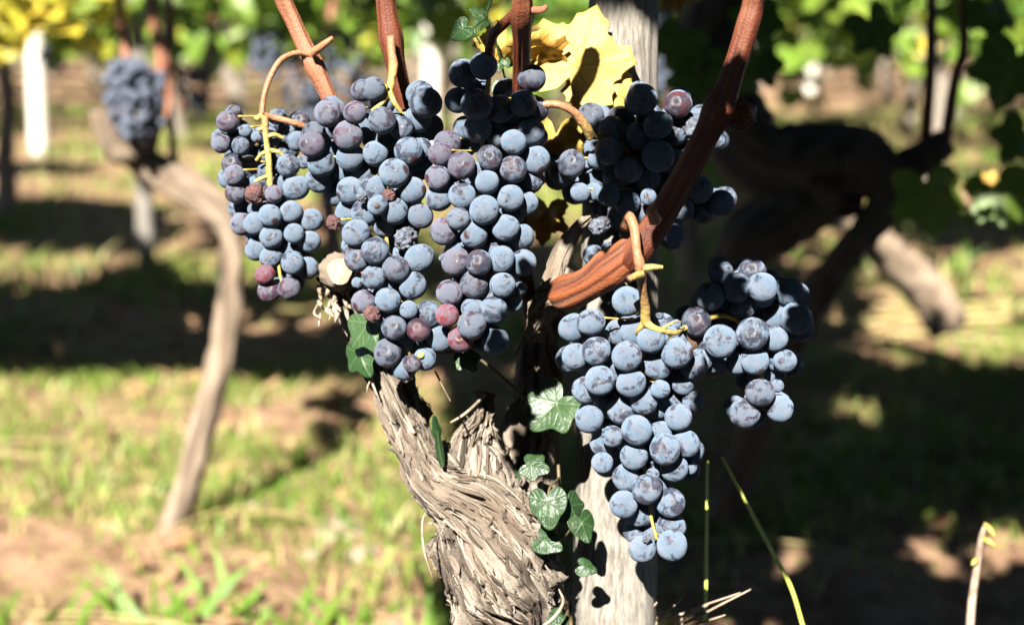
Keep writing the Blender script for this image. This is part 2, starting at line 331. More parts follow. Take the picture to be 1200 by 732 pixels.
# ------------------------------------------------------------------ ground
def ground_z(x, y): 
    p = np.stack([x, y, np.zeros_like(x)], -1); return .05*(fbm(p*1.3, 3, 3)-.5)+.035*(fbm(p*7, 3, 5)-.5)
gx, gy = np.meshgrid(np.linspace(-1, 1, 260), np.linspace(0, 1, 320)); gY = -3+9*gy+34*gy**4; gX = gx*(3.5+9*gy+14*gy**4)
GV = np.stack([gX, gY, ground_z(gX, gY)], -1).reshape(-1, 3); ii = np.arange(319)[:, None]*260; jj = np.arange(259)[None]
mb = MB(); mb.add(GV, np.stack([ii+jj, ii+jj+1, ii+261+jj, ii+260+jj], -1).reshape(-1, 4)); tag(mb.build('ground', M_SOIL, origin=(0, 0, 0)), 'brown vineyard soil with patches of green between the rows', kind='structure')
# far land beyond the modelled rows, reaching the horizon
mb = MB(); X = np.linspace(-160, 160, 30); Y = np.linspace(36.5, 260, 20); XX, YY = np.meshgrid(X, Y); ZZ = .004*(YY-36.5)*np.minimum((YY-36.5)/60, 1)
i2 = np.arange(19)[:, None]*30; j2 = np.arange(29)[None]; mb.add(np.stack([XX, YY, ZZ-.03], -1).reshape(-1, 3), np.stack([i2+j2, i2+j2+1, i2+31+j2, i2+30+j2], -1).reshape(-1, 4))
tag(mb.build('far_ground', M_SOIL, origin=(0, 0, 0)), 'far ground beyond the vine rows', kind='structure')

# ------------------------------------------------------------------ grapes data: x, y, radius (photo px), layer (0 front .. 3 deep), class
# classes: b blue bloom, s slate (rubbed), p purple, r red, g bare glossy, k blue in shade, R raisin, Q red raisin, u unripe
A_ = [(267,142.5,13.5,0,'p'),(275,131,8,2,'s'),(259,167.5,11.8,0,'p'),(288,153.5,8,1,'b'),(301,160.5,7,1,'b'),(282,171,10.7,0,'b'),(272.5,190,11,1,'s'),
(295,194,9.3,1,'b'),(274.5,205,12.5,0,'p'),(276,226,12.5,0,'p'),(299,228,11.5,0,'Q'),(321,227.5,11,0,'p'),(337.5,194,14,0,'b'),(347,220,15.5,1,'b'),(355,190,8,2,'b'),
(323,137,9.5,2,'s'),(352,142,11.5,2,'s'),(349,164,12.5,2,'b'),(322,164,7,2,'b'),(316.7,253,14,0,'b'),(342.5,248,12,1,'b'),(296.7,263,10.8,1,'b'),(366,257,12,1,'b'),
(344.7,273.7,12,0,'b'),(318,278,13.5,1,'b'),(365,284,11.5,1,'b'),(296.5,290,9,2,'b'),(318,300.5,13.5,1,'b'),(343,308,14.3,0,'b'),(362,315,11,1,'k'),(310.5,321.5,11.8,0,'r'),
(316,342,11.5,1,'p'),(339,338,13.3,1,'p'),(279,262,9,2,'p'),(339,292,9,2,'b'),(282,246,10,2,'k'),(300,245,10,3,'k'),(330,235,10,3,'k'),(310,200,9,3,'k'),(330,180,9,3,'k')]
B_ = [(437.5,104.5,15,0,'s'),(420,107,9,2,'s'),(384,133,16,0,'p'),(394,126,12,2,'s'),(416,132,14,0,'p'),(448,141.5,16,0,'s'),(408,158.5,17.5,0,'p'),(366,169.5,16,0,'p'),
(369,152,9,2,'s'),(376.5,191,17,1,'b'),(411,184,17,2,'k'),(491,108,14,2,'b'),(498,120,19,0,'k'),(488,143,13,1,'b'),(502,152,13,1,'b'),(479,177,16,1,'b'),
(497,174,9,2,'b'),(462,203,17.5,0,'b'),(494,199,11,2,'b'),(373,215,11,2,'b'),(436,219,12.5,1,'b'),(408,222,13,2,'b'),(405,250,12,2,'b'),(425,251,13,1,'b'),(442.5,240.5,12.5,0,'b'),
(466,249,12,1,'b'),(484,224,15,1,'b'),(493,253,15,1,'s'),(417,273,15.5,1,'b'),(439.7,294,17,0,'b'),(416,304,13,2,'s'),(408,291,7,2,'b'),(491.5,302.5,17,1,'b'),
(464,315,15.5,0,'s'),(438,325,14.5,0,'b'),(485,336,14.5,1,'b'),(476,280,14,1,'R'),(456,228,8,0,'Q'),(424,231,6,0,'R'),(391,261,9,1,'Q'),(419,331,7,2,'b'),(424,350,10,1,'p'),
(436,368,10,0,'Q'),(454.5,352,15.3,0,'b'),(479,363,11,0,'b'),(503.6,366,14,1,'b'),(462,384,15,0,'s'),(490,386.5,14.3,0,'g'),(454,416,13.5,1,'s'),(472,404.5,10,1,'b'),(519,398,12,2,'b'),
(508,390,6,2,'b'),(470,433,10,1,'b'),(483,426,11,0,'g'),(501.5,423,9.5,1,'b'),(493,416,4,0,'u'),(440,180,15,3,'k'),(450,165,14,3,'k'),(425,205,13,3,'k'),(470,275,13,3,'k'),(450,265,13,3,'k'),(480,400,12,3,'k')]
C_ = [(541.5,86,15.5,1,'k'),(566.7,77.5,16.5,0,'k'),(623,91.7,16.7,0,'s'),(559,122.5,18.5,0,'k'),(532,117,11,2,'k'),(587,128,15,1,'k'),(613,121.5,16,0,'k'),(628,128,14,2,'k'),
(622,155,17,1,'k'),(602,167,15,0,'b'),(527,165,12,1,'p'),(630,187,15,1,'b'),(516,181,14,0,'p'),(541,194,17,0,'p'),(574,185,15,0,'s'),(601.7,198.5,16.3,0,'s'),(513,208,15,0,'p'),
(571,213.5,15,0,'b'),(541,229,15.5,1,'b'),(515,233,14.5,2,'b'),(598.5,232,16,0,'b'),(567.5,246,17.8,0,'b'),(625,215,10,2,'b'),(620,240,10,2,'k'),(537,256.6,14,0,'s'),(592.5,267,16.5,1,'b'),
(518,273,13,1,'p'),(556.6,276,15,1,'b'),(615,279,11,2,'b'),(579,288,11.5,2,'b'),(537,278,10,2,'b'),(543,286,4,1,'b'),(533,307,16,1,'p'),(532,293,11,1,'b'),(520,302,6,1,'b'),(561,307.5,16,0,'s'),
(590,304,14,1,'b'),(616,308,13,2,'b'),(527,340,13,1,'p'),(571,322,10,2,'r'),(555,334.5,14.5,1,'s'),(589,334,15.5,0,'b'),(610,338,8,2,'b'),(543,351,13.5,1,'s'),(579,363,15.5,1,'b'),
(524,369.5,14.5,0,'r'),(553,381,17,0,'s'),(538,400,12,1,'r'),(582,400,14,2,'b'),(560,150,17,3,'k'),(585,158,15,3,'k'),(545,150,14,3,'k'),(555,165,13,3,'k'),(630,160,12,3,'k'),(562,400,12,3,'k'),(602,355,11,3,'k')]
D_ = [(752.5,116,18,0,'k'),(794,123,15.5,0,'g'),(825,134,11,2,'b'),(813,152,13,1,'R'),(690,135,14,2,'s'),(730,137,12,2,'s'),(717.5,152,16,1,'k'),(714,177,17,0,'k'),(771,147,17,0,'k'),(794,155,14,1,'k'),
(747,160,15,1,'k'),(771,183,19,0,'k'),(737,198,17.5,0,'k'),(670,192,16.5,0,'s'),(699,189,9,2,'k'),(657,205,12,2,'k'),(680,226,12,1,'b'),(696,225,11,1,'b'),(760,231,10,1,'b'),(713,228,14,1,'k'),
(735,238,15,1,'k'),(755,250,14,2,'k'),(817,221,14,2,'k'),(845,238,16,1,'k'),(703,265,11,1,'R'),(697,297,10,2,'b'),(712,290,7,2,'b'),(790,190,16,1,'k'),(800,215,15,2,'k'),(720,205,14,2,'k'),(700,210,13,2,'k'),
(780,215,15,2,'k'),(840,165,10,2,'b'),(730,170,14,2,'k'),(740,265,13,3,'k'),(725,255,13,3,'k'),(770,255,13,3,'k'),(800,245,14,3,'k'),(822,250,13,3,'k'),(790,275,13,3,'k')]
E_ = [(735,353,17.5,0,'b'),(728,336,6,2,'b'),(670,384,15,1,'b'),(692.5,378,16,0,'b'),(699,411,17.5,0,'b'),(699,399,16,2,'b'),(673,418,15,1,'b'),(683,426,12,1,'b'),(721,389,11,2,'b'),(742,389,16,1,'b'),
(763,397.5,16.7,0,'b'),(734.5,417.5,18,0,'b'),(793,413,19,0,'b'),(767,431,13,1,'b'),(815,430,14,2,'b'),(825,423,9,2,'b'),(773,369,5,2,'b'),(792,380,6,2,'b'),(703,446,17.5,0,'b'),(739.5,449,17.5,0,'b'),
(684,459,12,2,'b'),(774,456,11.5,1,'b'),(756,473,13,1,'b'),(726,478,13,2,'b'),(775,477,11,2,'b'),(795,489,16.5,1,'b'),(691,491,16.5,0,'b'),(711,474,16,3,'k'),(746,504,18.5,0,'b'),(717.5,511,13,0,'b'),
(772.5,502,9,2,'b'),(779.5,526,18.3,0,'b'),(806,519,14,1,'b'),(703,522,10,2,'b'),(743,535,16,1,'b'),(706,542,13,1,'b'),(732,558,14,1,'b'),(790,548,17.5,1,'b'),(809,548,8,2,'b'),(765,556,8,2,'b'),
(758,573,18,0,'b'),(729,592,14,1,'b'),(749.7,600,17.7,1,'b'),(785.5,589,17.5,1,'b'),(753,643,16.5,1,'b'),(787.5,639,18.8,0,'b'),(787,615,15,2,'k'),(743,622,13,3,'k'),(758,631,5,0,'R'),(800,450,13,3,'k'),(812,470,12,3,'k'),(800,440,12,3,'k')]
F_ = [(816,377,17.5,0,'s'),(844,400,20,0,'b'),(882,391,19.5,0,'b'),(832,347,17,1,'k'),(862,337,15,1,'k'),(893,337,18,0,'b'),(925,342,16,1,'k'),(933,373,19,0,'k'),(907,370,14,1,'b'),(912,345,13,2,'b'),
(912,398,11,2,'b'),(920,423,14,1,'b'),(905,421,9,2,'b'),(891,460,17.5,0,'s'),(873,484,18.3,1,'s'),(914,479,17,1,'b'),(911,452,8,2,'b'),(885,425,14,2,'k'),(893,437,13,2,'k'),(870,360,16,2,'k'),(850,365,15,2,'k'),(845,320,15,3,'k'),(880,315,13,2,'k'),
(898,365,13,2,'k'),(835,425,13,3,'k'),(865,425,14,3,'k'),(875,445,13,3,'k'),(893,465,12,3,'k')]
BUN = [  # list, depth, rachis, stem name pts, labels
 (A_, .735, [(307,128,0),(312,160,14),(314,200,14),(318,250,18),(325,300,16),(330,335,14)], 'loose purple and blue bunch with bare yellow stalk, farthest left on the front vine', 22),
 (B_, .700, [(452,100,0),(446,130,22),(445,200,34),(452,270,34),(462,350,30),(480,415,22)], 'long slate blue bunch between the loose purple bunch and the central one', 38),
 (C_, .690, [(575,62,10),(572,100,24),(565,170,34),(560,250,36),(556,330,32),(553,385,24)], 'central bunch under a dark red cane, shaded black at its top and purple lower down', 44),
 (D_, .715, [(690,160,4),(725,165,18),(745,200,28),(760,250,30)], 'shaded nearly black bunch behind the thick slanting cane and in front of the wooden post', 50),
 (E_, .680, [(758,375,-6),(755,420,26),(752,480,30),(755,540,26),(762,600,20),(770,632,12)], 'pale blue pointed bunch below the orange spur, hanging lowest of all', 46),
 (F_, .695, [(800,385,4),(850,370,22),(885,400,24),(893,450,18),(893,480,12)], 'short bunch of few large blue grapes, farthest right, its top in dark shade', 20)]

# ------------------------------------------------------------------ grape meshes
def grape_mesh(seed, mat_, sx=1., rough=.045, nu=40, nv=24, wr=0.):
    V, Fs = sphere_geo(nu, nv); d = 1+rough*(fbm(V*1.3+seed*9.1, 2, seed)-.5)*2
    if wr:
        d = d-wr*np.abs(2*noise(V*2.1+seed*3.3, seed+3)-1)-wr*.6*np.abs(2*noise(V*4.6+seed, seed+5)-1)+wr*.4
    V = V*d[:, None]*np.array([1, 1, sx]); tip = np.exp(-((1-V[:, 2])/.05)**2); V[:, 2] -= .10*tip   # stalk dimple
    mb = MB(); mb.add(V, Fs); return mb.mesh('grape', mat_)
MATS = {'b': M_BLUE, 'k': M_BLUE, 's': M_DUSK, 'p': M_PURP, 'r': M_RED, 'g': M_GLOSS, 'u': M_GREEN}
MESH = {k: [grape_mesh(i+ord(k), m, R.uniform(.97, 1.06)) for i in range(5 if k != 'k' else 3)] for k, m in MATS.items()}
MESH['R'] = [grape_mesh(i+3, M_RAISIN, R.uniform(.8, 1.2), .2, 56, 34, .42) for i in range(3)]
MESH['Q'] = [grape_mesh(i+13, M_RAISINR, R.uniform(.8, 1.1), .15, 56, 34, .34) for i in range(3)]

def regrow(lst, big):
    out = []
    for x, y, r, l, c in lst:
        if l in (1, 2) and 8.5 < r < big and c not in 'RQug':
            fr = [q for q in lst if q[3] < l and 0 < math.hypot(q[0]-x, q[1]-y) < q[2]+r+6]
            if fr:
                q = min(fr, key=lambda q: math.hypot(q[0]-x, q[1]-y)-q[2]); dd = math.hypot(q[0]-x, q[1]-y); r2 = min(big, r+4.5); k = (r2-r)*.95/dd
                x, y, r = x+(q[0]-x)*k, y+(q[1]-y)*k, r2
        out.append((x, y, r, l, c))
    return out
def solve(lst):
    g = np.array([(x, y, r) for x, y, r, l, c in lst]); lay = np.array([l for *_, l, c in lst]); z = np.zeros(len(g)); done = []
    for i in sorted(range(len(g)), key=lambda i: (lay[i], i)):
        near = g[np.abs(g[:, 1]-g[i, 1]) < 38]; x0, x1 = near[:, 0].min()-8, near[:, 0].max()+8; t = min(1, abs(g[i, 0]-(x0+x1)/2)/max((x1-x0)/2, 20))
        zi = .55*((x1-x0)/2)*(1-math.sqrt(max(0, 1-t*t)))+lay[i]*8-g[i, 2]*.3
        for _ in range(60):
            mv = False
            for j in done:
                s = (g[i, 2]+g[j, 2])*.94; d2 = math.hypot(*(g[i, :2]-g[j, :2]))
                if d2 < s:
                    need = math.sqrt(s*s-d2*d2)
                    if zi < z[j]+need-1e-6 and zi > z[j]-need: zi = z[j]+need; mv = True
            if not mv: break
        z[i] = zi; done.append(i)
    return g, z
def shade_disc(x, y, d, r): return [at(x+a*r, y+b*r, d) for a, b in ((0, 0), (.75, 0), (-.75, 0), (0, .75), (0, -.75), (.5, .5), (-.5, .5), (.5, -.5), (-.5, -.5))]
def shade_path(pts, step=14):
    P = spline(np.array(pts, float), 60); out = []; last = None
    for x, y, d, r in P:
        if last is None or math.hypot(x-last[0], y-last[1]) > step: out += shade_disc(x, y, d, r); last = (x, y)
    return out
LIT, SHADE = [], []                 # world points the canopy must leave in the sun / must shade
for bi, (lst, D, rach, lab, nfill) in enumerate(BUN):
    lst = regrow(lst, 13.5 if bi == 0 else 16.5); g, z = solve(lst); cls = [c for *_, c in lst]; lay = [l for *_, l, c in lst]
    G = [(x, y, r, zz, c) for (x, y, r), zz, c in zip(g, z, cls)]
    P2, Rr, Z2 = [tuple(q[:2]) for q in g], list(g[:, 2]), list(z); tries = 0; nf = 0
    while nf < 99-len(g) and tries < 9000:
        tries += 1; k = R.randrange(len(g)); x = g[k, 0]+R.uniform(-22, 22); y = g[k, 1]+R.uniform(-22, 22); r = R.uniform(13.5, 17) if bi else R.uniform(11, 13.5); zz = z[k]+R.uniform(20, 75)
        dx, dy = g[:, 0]-x, g[:, 1]-y; dd = np.hypot(dx, dy); an = np.arctan2(dy, dx); nb = dd < 46
        if not all((nb & (np.abs((an-q+np.pi) % (2*np.pi)-np.pi) < .75)).any() for q in np.arange(8)*np.pi/4) and not (dd < g[:, 2]+4-r*.6).any(): continue
        if tries < 3500 and (dd < g[:, 2]-2).any(): continue          # gaps first
        if any(math.dist((x, y, zz), (p[0], p[1], zq)) < (r+rq)*.88 for p, rq, zq in zip(P2, Rr, Z2)): continue
        P2.append((x, y)); Rr.append(r); Z2.append(zz); G.append((x, y, r, zz, 'k')); nf += 1
    top = at(rach[0][0], rach[0][1], D)
    root = thing('grape_bunch', lab, 'grapes', top, 'bunches on the front vine')
    RP = np.array([(x, y, zz) for x, y, zz in rach], float); rs = spline(RP, 30); smb = MB()
    tube(smb, [at(x, y, D+zz*D/F) for x, y, zz in rach], np.linspace(3.4, 1.8, len(rach))*D/F, 30, 8)
    for gi, (x, y, r, zz, c) in enumerate(G):
        d = D+zz*D/F; p = at(x, y, d)
        if gi < len(g):
            if c == 'k' and lay[gi] < 2: SHADE += shade_disc(x, y, d-r*.5*d/F, r*.9)
            elif c != 'k' and lay[gi] < 2: LIT.append(p)
        k = np.argmin(np.abs(rs[:, 1]-(y-10))+.4*np.abs(rs[:, 0]-x)); a = rs[k]; A0 = at(a[0], a[1], D+a[2]*D/F)
        up_ = A0-p; up_ = up_/(np.linalg.norm(up_)+1e-9)+np.array([0, .25, .35]); up_ /= np.linalg.norm(up_)
        if gi < len(g) and lay[gi] < 2 and R.random() < .55:
            e0 = p+up_*r*d/F*.9; a_ = A0+FWD*.006; a_ = e0+(a_-e0)*min(1, .016/np.linalg.norm(a_-e0)); tube(smb, [a_, .5*(a_+e0)+FWD*.001, e0], np.array([1.2, 1.0, 1.6])*D/F, 6, 6)
        ob = link('grape', R.choice(MESH[c]), p, root); s = r*d/F
        ob.scale = (s*R.uniform(.95, 1.03), s*R.uniform(.96, 1.03), s*R.uniform(.96, 1.07))
        z_ = Vector(up_)+Vector((R.uniform(-.9, .9), R.uniform(-.7, .7), R.uniform(-.9, .5)))
        if c in 'RQ': z_ = Vector((R.uniform(-1, 1), R.uniform(-1, 1), R.uniform(-1, 1)))
        q = z_.to_track_quat('Z', 'Y'); q = q @ Matrix.Rotation(R.uniform(0, 6.28), 3, 'Z').to_quaternion(); ob.rotation_mode = 'QUATERNION'; ob.rotation_quaternion = q
        if c == 'u': tag(ob, 'tiny unripe green grape')
        elif c == 'R': tag(ob, 'shrivelled raisin-like grape')
        elif c == 'Q': tag(ob, 'small shrunken reddish grape')
        elif c == 'r' and bi == 0: tag(ob, 'glossy dark red grape')
    smb.build('stem', M_STEM, root)

# ------------------------------------------------------------------ the front vine
vine = thing('grape_vine', 'gnarled old grape vine in front, with peeling forked trunk and reddish canes', 'vine', at(640, 1560, .76))
mb, sb = MB(), MB()
low = [(650,1600,.77,62),(640,1200,.765,55),(632,930,.762,50),(620,790,.758,44)]
add_bark(mb, low, 120, 80, .006, .0045, .03, 9., 2, .012)
main = [(624,840,.759,46),(614,745,.757,42),(594,695,.755,58),(570,640,.752,66),(550,598,.752,58),(513,568,.752,34),(496,538,.752,23),(484,508,.752,20),(468,470,.752,18),(454,435,.755,17),(430,390,.765,17),(408,345,.765,18),(396,316,.757,18)]
P, rr = add_bark(mb, main, 900, 560, .0070, .0030, .026, 9., 1, .009)
dm = bark_disp(.0070, .0030, .026, 9., 1, .009)
strips(sb, P, rr, 640, R, (.005, .036), (.0002, .0007), (.0000, .0016), twist=9, curl=.3, disp=dm, ur=(.12, .72)); strips(sb, P, rr, 170, R, (.004, .013), (.0006, .0013), (.0004, .0042), twist=9, curl=.8, disp=dm, ur=(.12, .72)); strips(sb, P, rr, 55, R, (.012, .034), (.0006, .0014), (.0004, .0045), twist=9, curl=.5, disp=dm, ur=(.12, .72))
strips(sb, P, rr, 8, R, (.05, .08), (.0005, .0010), (.001, .006), twist=4, curl=.3, disp=dm, ur=(.15, .6))
ra = [(588,665,.752,48),(581,612,.752,40),(571,577,.752,33),(565,545,.752,26),(563,520,.755,18),(567,498,.757,12),(572,480,.758,7),(574,460,.76,3)]
P, rr = add_bark(mb, ra, 340, 300, .0070, .0030, .016, -10., 5, .008); strips(sb, P, rr, 260, R, (.006, .022), (.0003, .0012), (.0003, .0045), twist=-10, curl=.5, disp=bark_disp(.0070, .0030, .016, -10., 5, .008))
rb = [(600,640,.765,40),(618,560,.775,32),(628,480,.785,28),(632,410,.785,25),(645,360,.775,20),(668,330,.76,18)]
P, rr = add_bark(mb, rb, 200, 110, .0055, .005, .025, 6., 8, .006)
trunk = mb.build('trunk', M_BARK, vine); tag(trunk, 'thick twisted trunk with grey peeling bark')
sb.build('loose_bark', M_BARK, trunk)
# sawn stub at the left arm
mb = MB(); ptube(mb, [(398,322,.760,24),(396,317,.744,22),(397,318,.737,17)], 14, 40, lambda U, A, r_: .005*(fbm(np.stack([np.cos(A)*3, np.sin(A)*3, U*90], -1), 3)-.5), fibre=.55, patch=.9); st = mb.build('sawn_stub', M_BARK, vine)
c = at(398, 318, .7335); th = np.linspace(0, 2*np.pi, 28, endpoint=False); n_ = -FWD+.15*RIGHT+.35*UP; bs = basis(n_, UP); V = []
for k in (1, .6): V += [c+bs[0]*math.cos(a)*k*.0064*(1+.1*math.sin(3*a))+bs[1]*math.sin(a)*k*.0072+bs[2]*(.0015 if k < 1 else 0) for a in th]
V.append(c+bs[2]*.0017); m_ = 28; j = np.arange(28); k = (j+1) % 28
mb = MB(); mb.add(V, [np.stack([j, k, 28+k, 28+j], -1), np.stack([28+j, 28+k, np.full(28, 56)], -1)]); mb.build('cut_face', M_CUT, st)
mb = MB()
for i in range(26):
    x, y = R.uniform(372, 412), R.uniform(325, 372); l = R.uniform(6, 18); a = R.uniform(0.6, 2.2); w_ = R.uniform(1.5, 5)
    tube(mb, [at(x, y, .752), at(x+l*.5*math.cos(a), y+l*.5*math.sin(a), .747), at(x+l*math.cos(a), y+l*math.sin(a), .742+R.uniform(0, .012))], np.array([w_, w_*.8, .5])*.75/F*.8, 6, 5)
for q in ([(437,432,.742,1.6),(436,446,.738,1.8),(440,458,.736,1.3),(446,471,.738,.6)], [(437,440,.738,1.4),(431,452,.735,1.),(430,460,.736,.5)], [(568,463,.748,1.6),(556,475,.738,1.9),(543,486,.73,1.8),(528,495,.728,1.3)], [(500,598,.722,.8),(495,612,.715,1.4),(497,645,.712,1.5),(508,680,.714,.8)],
          [(655,690,.722,1.),(660,705,.714,2),(650,722,.708,2.2),(634,735,.706,1.6)], [(375,352,.75,1.),(368,366,.745,1.5),(374,372,.742,.6)]): fb = MB(); ptube(fb, q, 14, 6); fb.build('bark_fibre', M_FLAKE, vine)
mb.build('bark_flake', M_FLAKE, vine)
# canes
def smooth_cane(pts, mat_, seed, label=None, n=70, seg=36, amp=.0006, nodes=()):
    mb = MB(); P = [at(x, y, d) for x, y, d, r in pts]
    L_ = np.cumsum([0]+[np.linalg.norm(P[i+1]-P[i]) for i in range(len(P)-1)])
    def dsp(U, A, RR):
        d = amp*(noise(np.stack([np.cos(A)*6, np.sin(A)*6, U*22], -1), seed)-.5)+amp*.5*(noise(np.stack([np.cos(A)*11, np.sin(A)*11, U*45], -1), seed+7)-.5)+.0012*(fbm(np.stack([np.cos(A), np.sin(A), U*40], -1), 2, seed+1)-.5)
        for i, h in nodes: d = d+h*np.exp(-((U-L_[i])/.007)**2)
        return d
    rr = [r*d/F for x, y, d, r in pts]
    V, Fs, U, A = tube_geo(P, rr, n, seg, dsp); fi = fbm(np.stack([np.cos(A)*6, np.sin(A)*6, U*16], -1), 4, seed+2); pa = fbm(np.stack([np.cos(A)*1.2, np.sin(A)*1.2, U*22], -1), 3, seed+4); fi = np.append(fi, [.5, .5]); pa = np.append(pa, [.5, .5])
    mb.add(V, Fs, fibre=fi, patch=pa); o = mb.build('cane', mat_, vine)
    if label: tag(o, label)
    return o
c1 = smooth_cane([(260,-240,.70,11),(322,-30,.735,10),(346,30,.745,9.6),(369,78,.75,10),(390,125,.757,9),(410,190,.775,8.5),(425,300,.785,8.5),(430,380,.77,8)], M_CANE2, 11, 'thin tan cane', nodes=((3, .0010),), amp=.0009)
c2 = smooth_cane([(440,-240,.70,12),(450,-20,.725,11.6),(458,46,.73,11.8),(468,95,.735,10.5),(478,140,.745,10),(485,220,.77,10),(470,330,.79,10),(450,420,.77,9)], M_CANE, 12, 'dark red cane with pale node', nodes=((2, .0012),), amp=.0009)
c3 = smooth_cane([(618,-240,.60,11),(613,-20,.650,10.5),(612,20,.662,10.5),(611,85,.694,9.5),(606,150,.725,9),(606,250,.765,9),(625,380,.775,10)], M_CANE, 13, 'dark red cane shaded near the central bunch', nodes=((2, .0012),), amp=.0009)
c4 = smooth_cane([(915,-240,.60,12),(886,-20,.640,12.5),(876,30,.645,13.5),(860,80,.650,13.5),(842,130,.655,16),(808,196,.662,15.5),(772,258,.668,16.5),(744,298,.675,18),(728,318,.690,15)], M_CANE, 14, 'thick slanting cane with a knobbly node', n=160, nodes=((4, .0016),), amp=.0007)
sp = smooth_cane([(650,344,.715,15),(664,343,.702,19),(690,332,.690,20.5),(716,314,.684,20),(740,296,.678,20),(752,282,.680,14)], M_SPUR, 15, n=160, seg=70, amp=.0004, nodes=((1, .0012), (2, -.0006), (3, .0014))); sp.name = 'spur'; tag(sp, 'orange peeling spur that carries the thick cane')
mb = MB(); add_bark(mb, [(622,392,.742,13),(634,368,.728,16),(646,350,.714,18.5),(656,341,.706,17),(662,336,.703,11)], 90, 80, .0040, .0035, .014, 5., 27, .004); mb.build('old_wood', M_GREYB, vine)
mb = MB(); add_bark(mb, [(642,352,.722,8),(649,325,.724,11),(659,297,.728,11.5),(673,272,.732,8),(690,255,.736,5)], 80, 60, .0022, .004, .03, 3., 22); mb.build('dead_spur', M_GREYB, vine)
# knob on the thick cane
mb = MB(); V, Fs = sphere_geo(44, 28); V = V*(1+.30*(fbm(V*2.2+4, 3, 2)-.5)*2-.12*np.abs(2*noise(V*5, 4)-1))[:, None]
mb.add(V*np.array([.0082, .0070, .0075])+at(866, 134, .658), Fs, fibre=fbm(V*4, 2), patch=fbm(V*3, 2, 5)); mb.build('node_knob', M_CANE, c4)
# peduncles and small shoots
def ped(pts, mat_=None, name='peduncle', n=46, parent=None, g=(0., .35)):
    mb = MB(); P = [at(x, y, d) for x, y, d, r in pts]; sd = R.random()*40
    V, Fs, U, A = tube_geo(P, [r*d/F for x, y, d, r in pts], n, 14, lambda U, A, r_: r_*.42*(fbm(np.stack([np.cos(A)*.8+sd, np.sin(A)*.8, U*150], -1), 3, 3)-.5)); gr = g[0]+(g[1]-g[0])*U/U.max(); mb.add(V, Fs, grad=np.append(gr, [g[0], g[1]]), fibre=.4, patch=.5)
    return mb.build(name, mat_ or M_STEMP, parent or vine)
ped([(368,66,.745,4),(350,62,.742,3.4),(330,70,.738,3.6),(316,92,.736,3.4),(309,115,.735,3.2),(307,134,.735,4)])
ped([(366,62,.74,5),(380,52,.735,4.5),(390,44,.733,2.5)], name='bud')
ped([(458,44,.720,4.6),(459,62,.716,4.8),(461,78,.712,5.6),(459,92,.708,5),(455,108,.704,4.6),(446,122,.70,3.4),(436,130,.702,2.4)], g=(.1, 1.)); ped([(456,106,.704,3.4),(462,120,.702,3.2),(470,132,.704,2.4)], g=(.8, 1.))
ped([(607,14,.660,7),(592,26,.668,6.2),(578,42,.675,6.0),(573,62,.685,5.6),(572,85,.70,5)], M_CANE)
ped([(636,122,.70,4.5),(655,123,.70,4.6),(672,131,.703,5.),(685,147,.708,6.),(693,160,.713,6.5)], g=(0., .7))
ped([(733,266,.669,6.5),(737,254,.662,6.2),(743,266,.657,6),(746,293,.655,5.4),(750,312,.656,6.8),(753,338,.664,5.2),(756,360,.671,5.6),(757,376,.675,6),(766,384,.674,4.2),(780,388,.676,3.6),(792,390,.68,3.),(801,384,.69,2)], g=(-.1, 1.05))
ped([(752,314,.656,4.4),(764,313,.654,3.8),(777,313,.652,2.)], name='bud', g=(.7, 1.1)); ped([(751,321,.656,5),(743,324,.652,4.4),(737,327,.650,4)], name='bud', g=(1., .3))
ped([(757,374,.675,5),(749,386,.678,3.2),(744,394,.684,2.2)], g=(1., 1.)); ped([(784,389,.677,2.4),(787,398,.68,1.8)], g=(1., 1.)); ped([(775,386,.675,2.4),(788,378,.674,1.5),(798,377,.68,1.)], g=(1., 1.))
ped([(306,134,.735,4),(322,138,.738,3.6),(345,144,.738,3.6),(366,152,.745,3.4)]); ped([(307,136,.734,4.4),(299,140,.732,3.6)], g=(.8, 1.))
ped([(310,136,.733,4.4),(312,165,.734,3.4),(315,190,.734,3.6),(317,222,.736,3)], g=(.5, 1.1))
for q in ([(313,160,.734,3),(322,158,.735,2.6),(332,162,.737,2)], [(313,178,.734,2.8),(306,181,.734,2.4),(300,188,.735,1.8)], [(315,206,.735,3),(307,209,.734,2.6),(298,213,.734,2)], [(314,176,.735,3),(326,178,.735,2.6),(335,186,.737,2)], [(312,150,.734,3),(302,152,.733,2.4)]): ped(q, g=(1., 1.1))
ped([(618,12,.658,5),(634,12,.656,4),(641,8,.655,3)], M_CANE2, 'bud'); ped([(767,258,.650,7),(764,247,.642,6),(770,241,.638,3)], M_CANE2, 'bud')
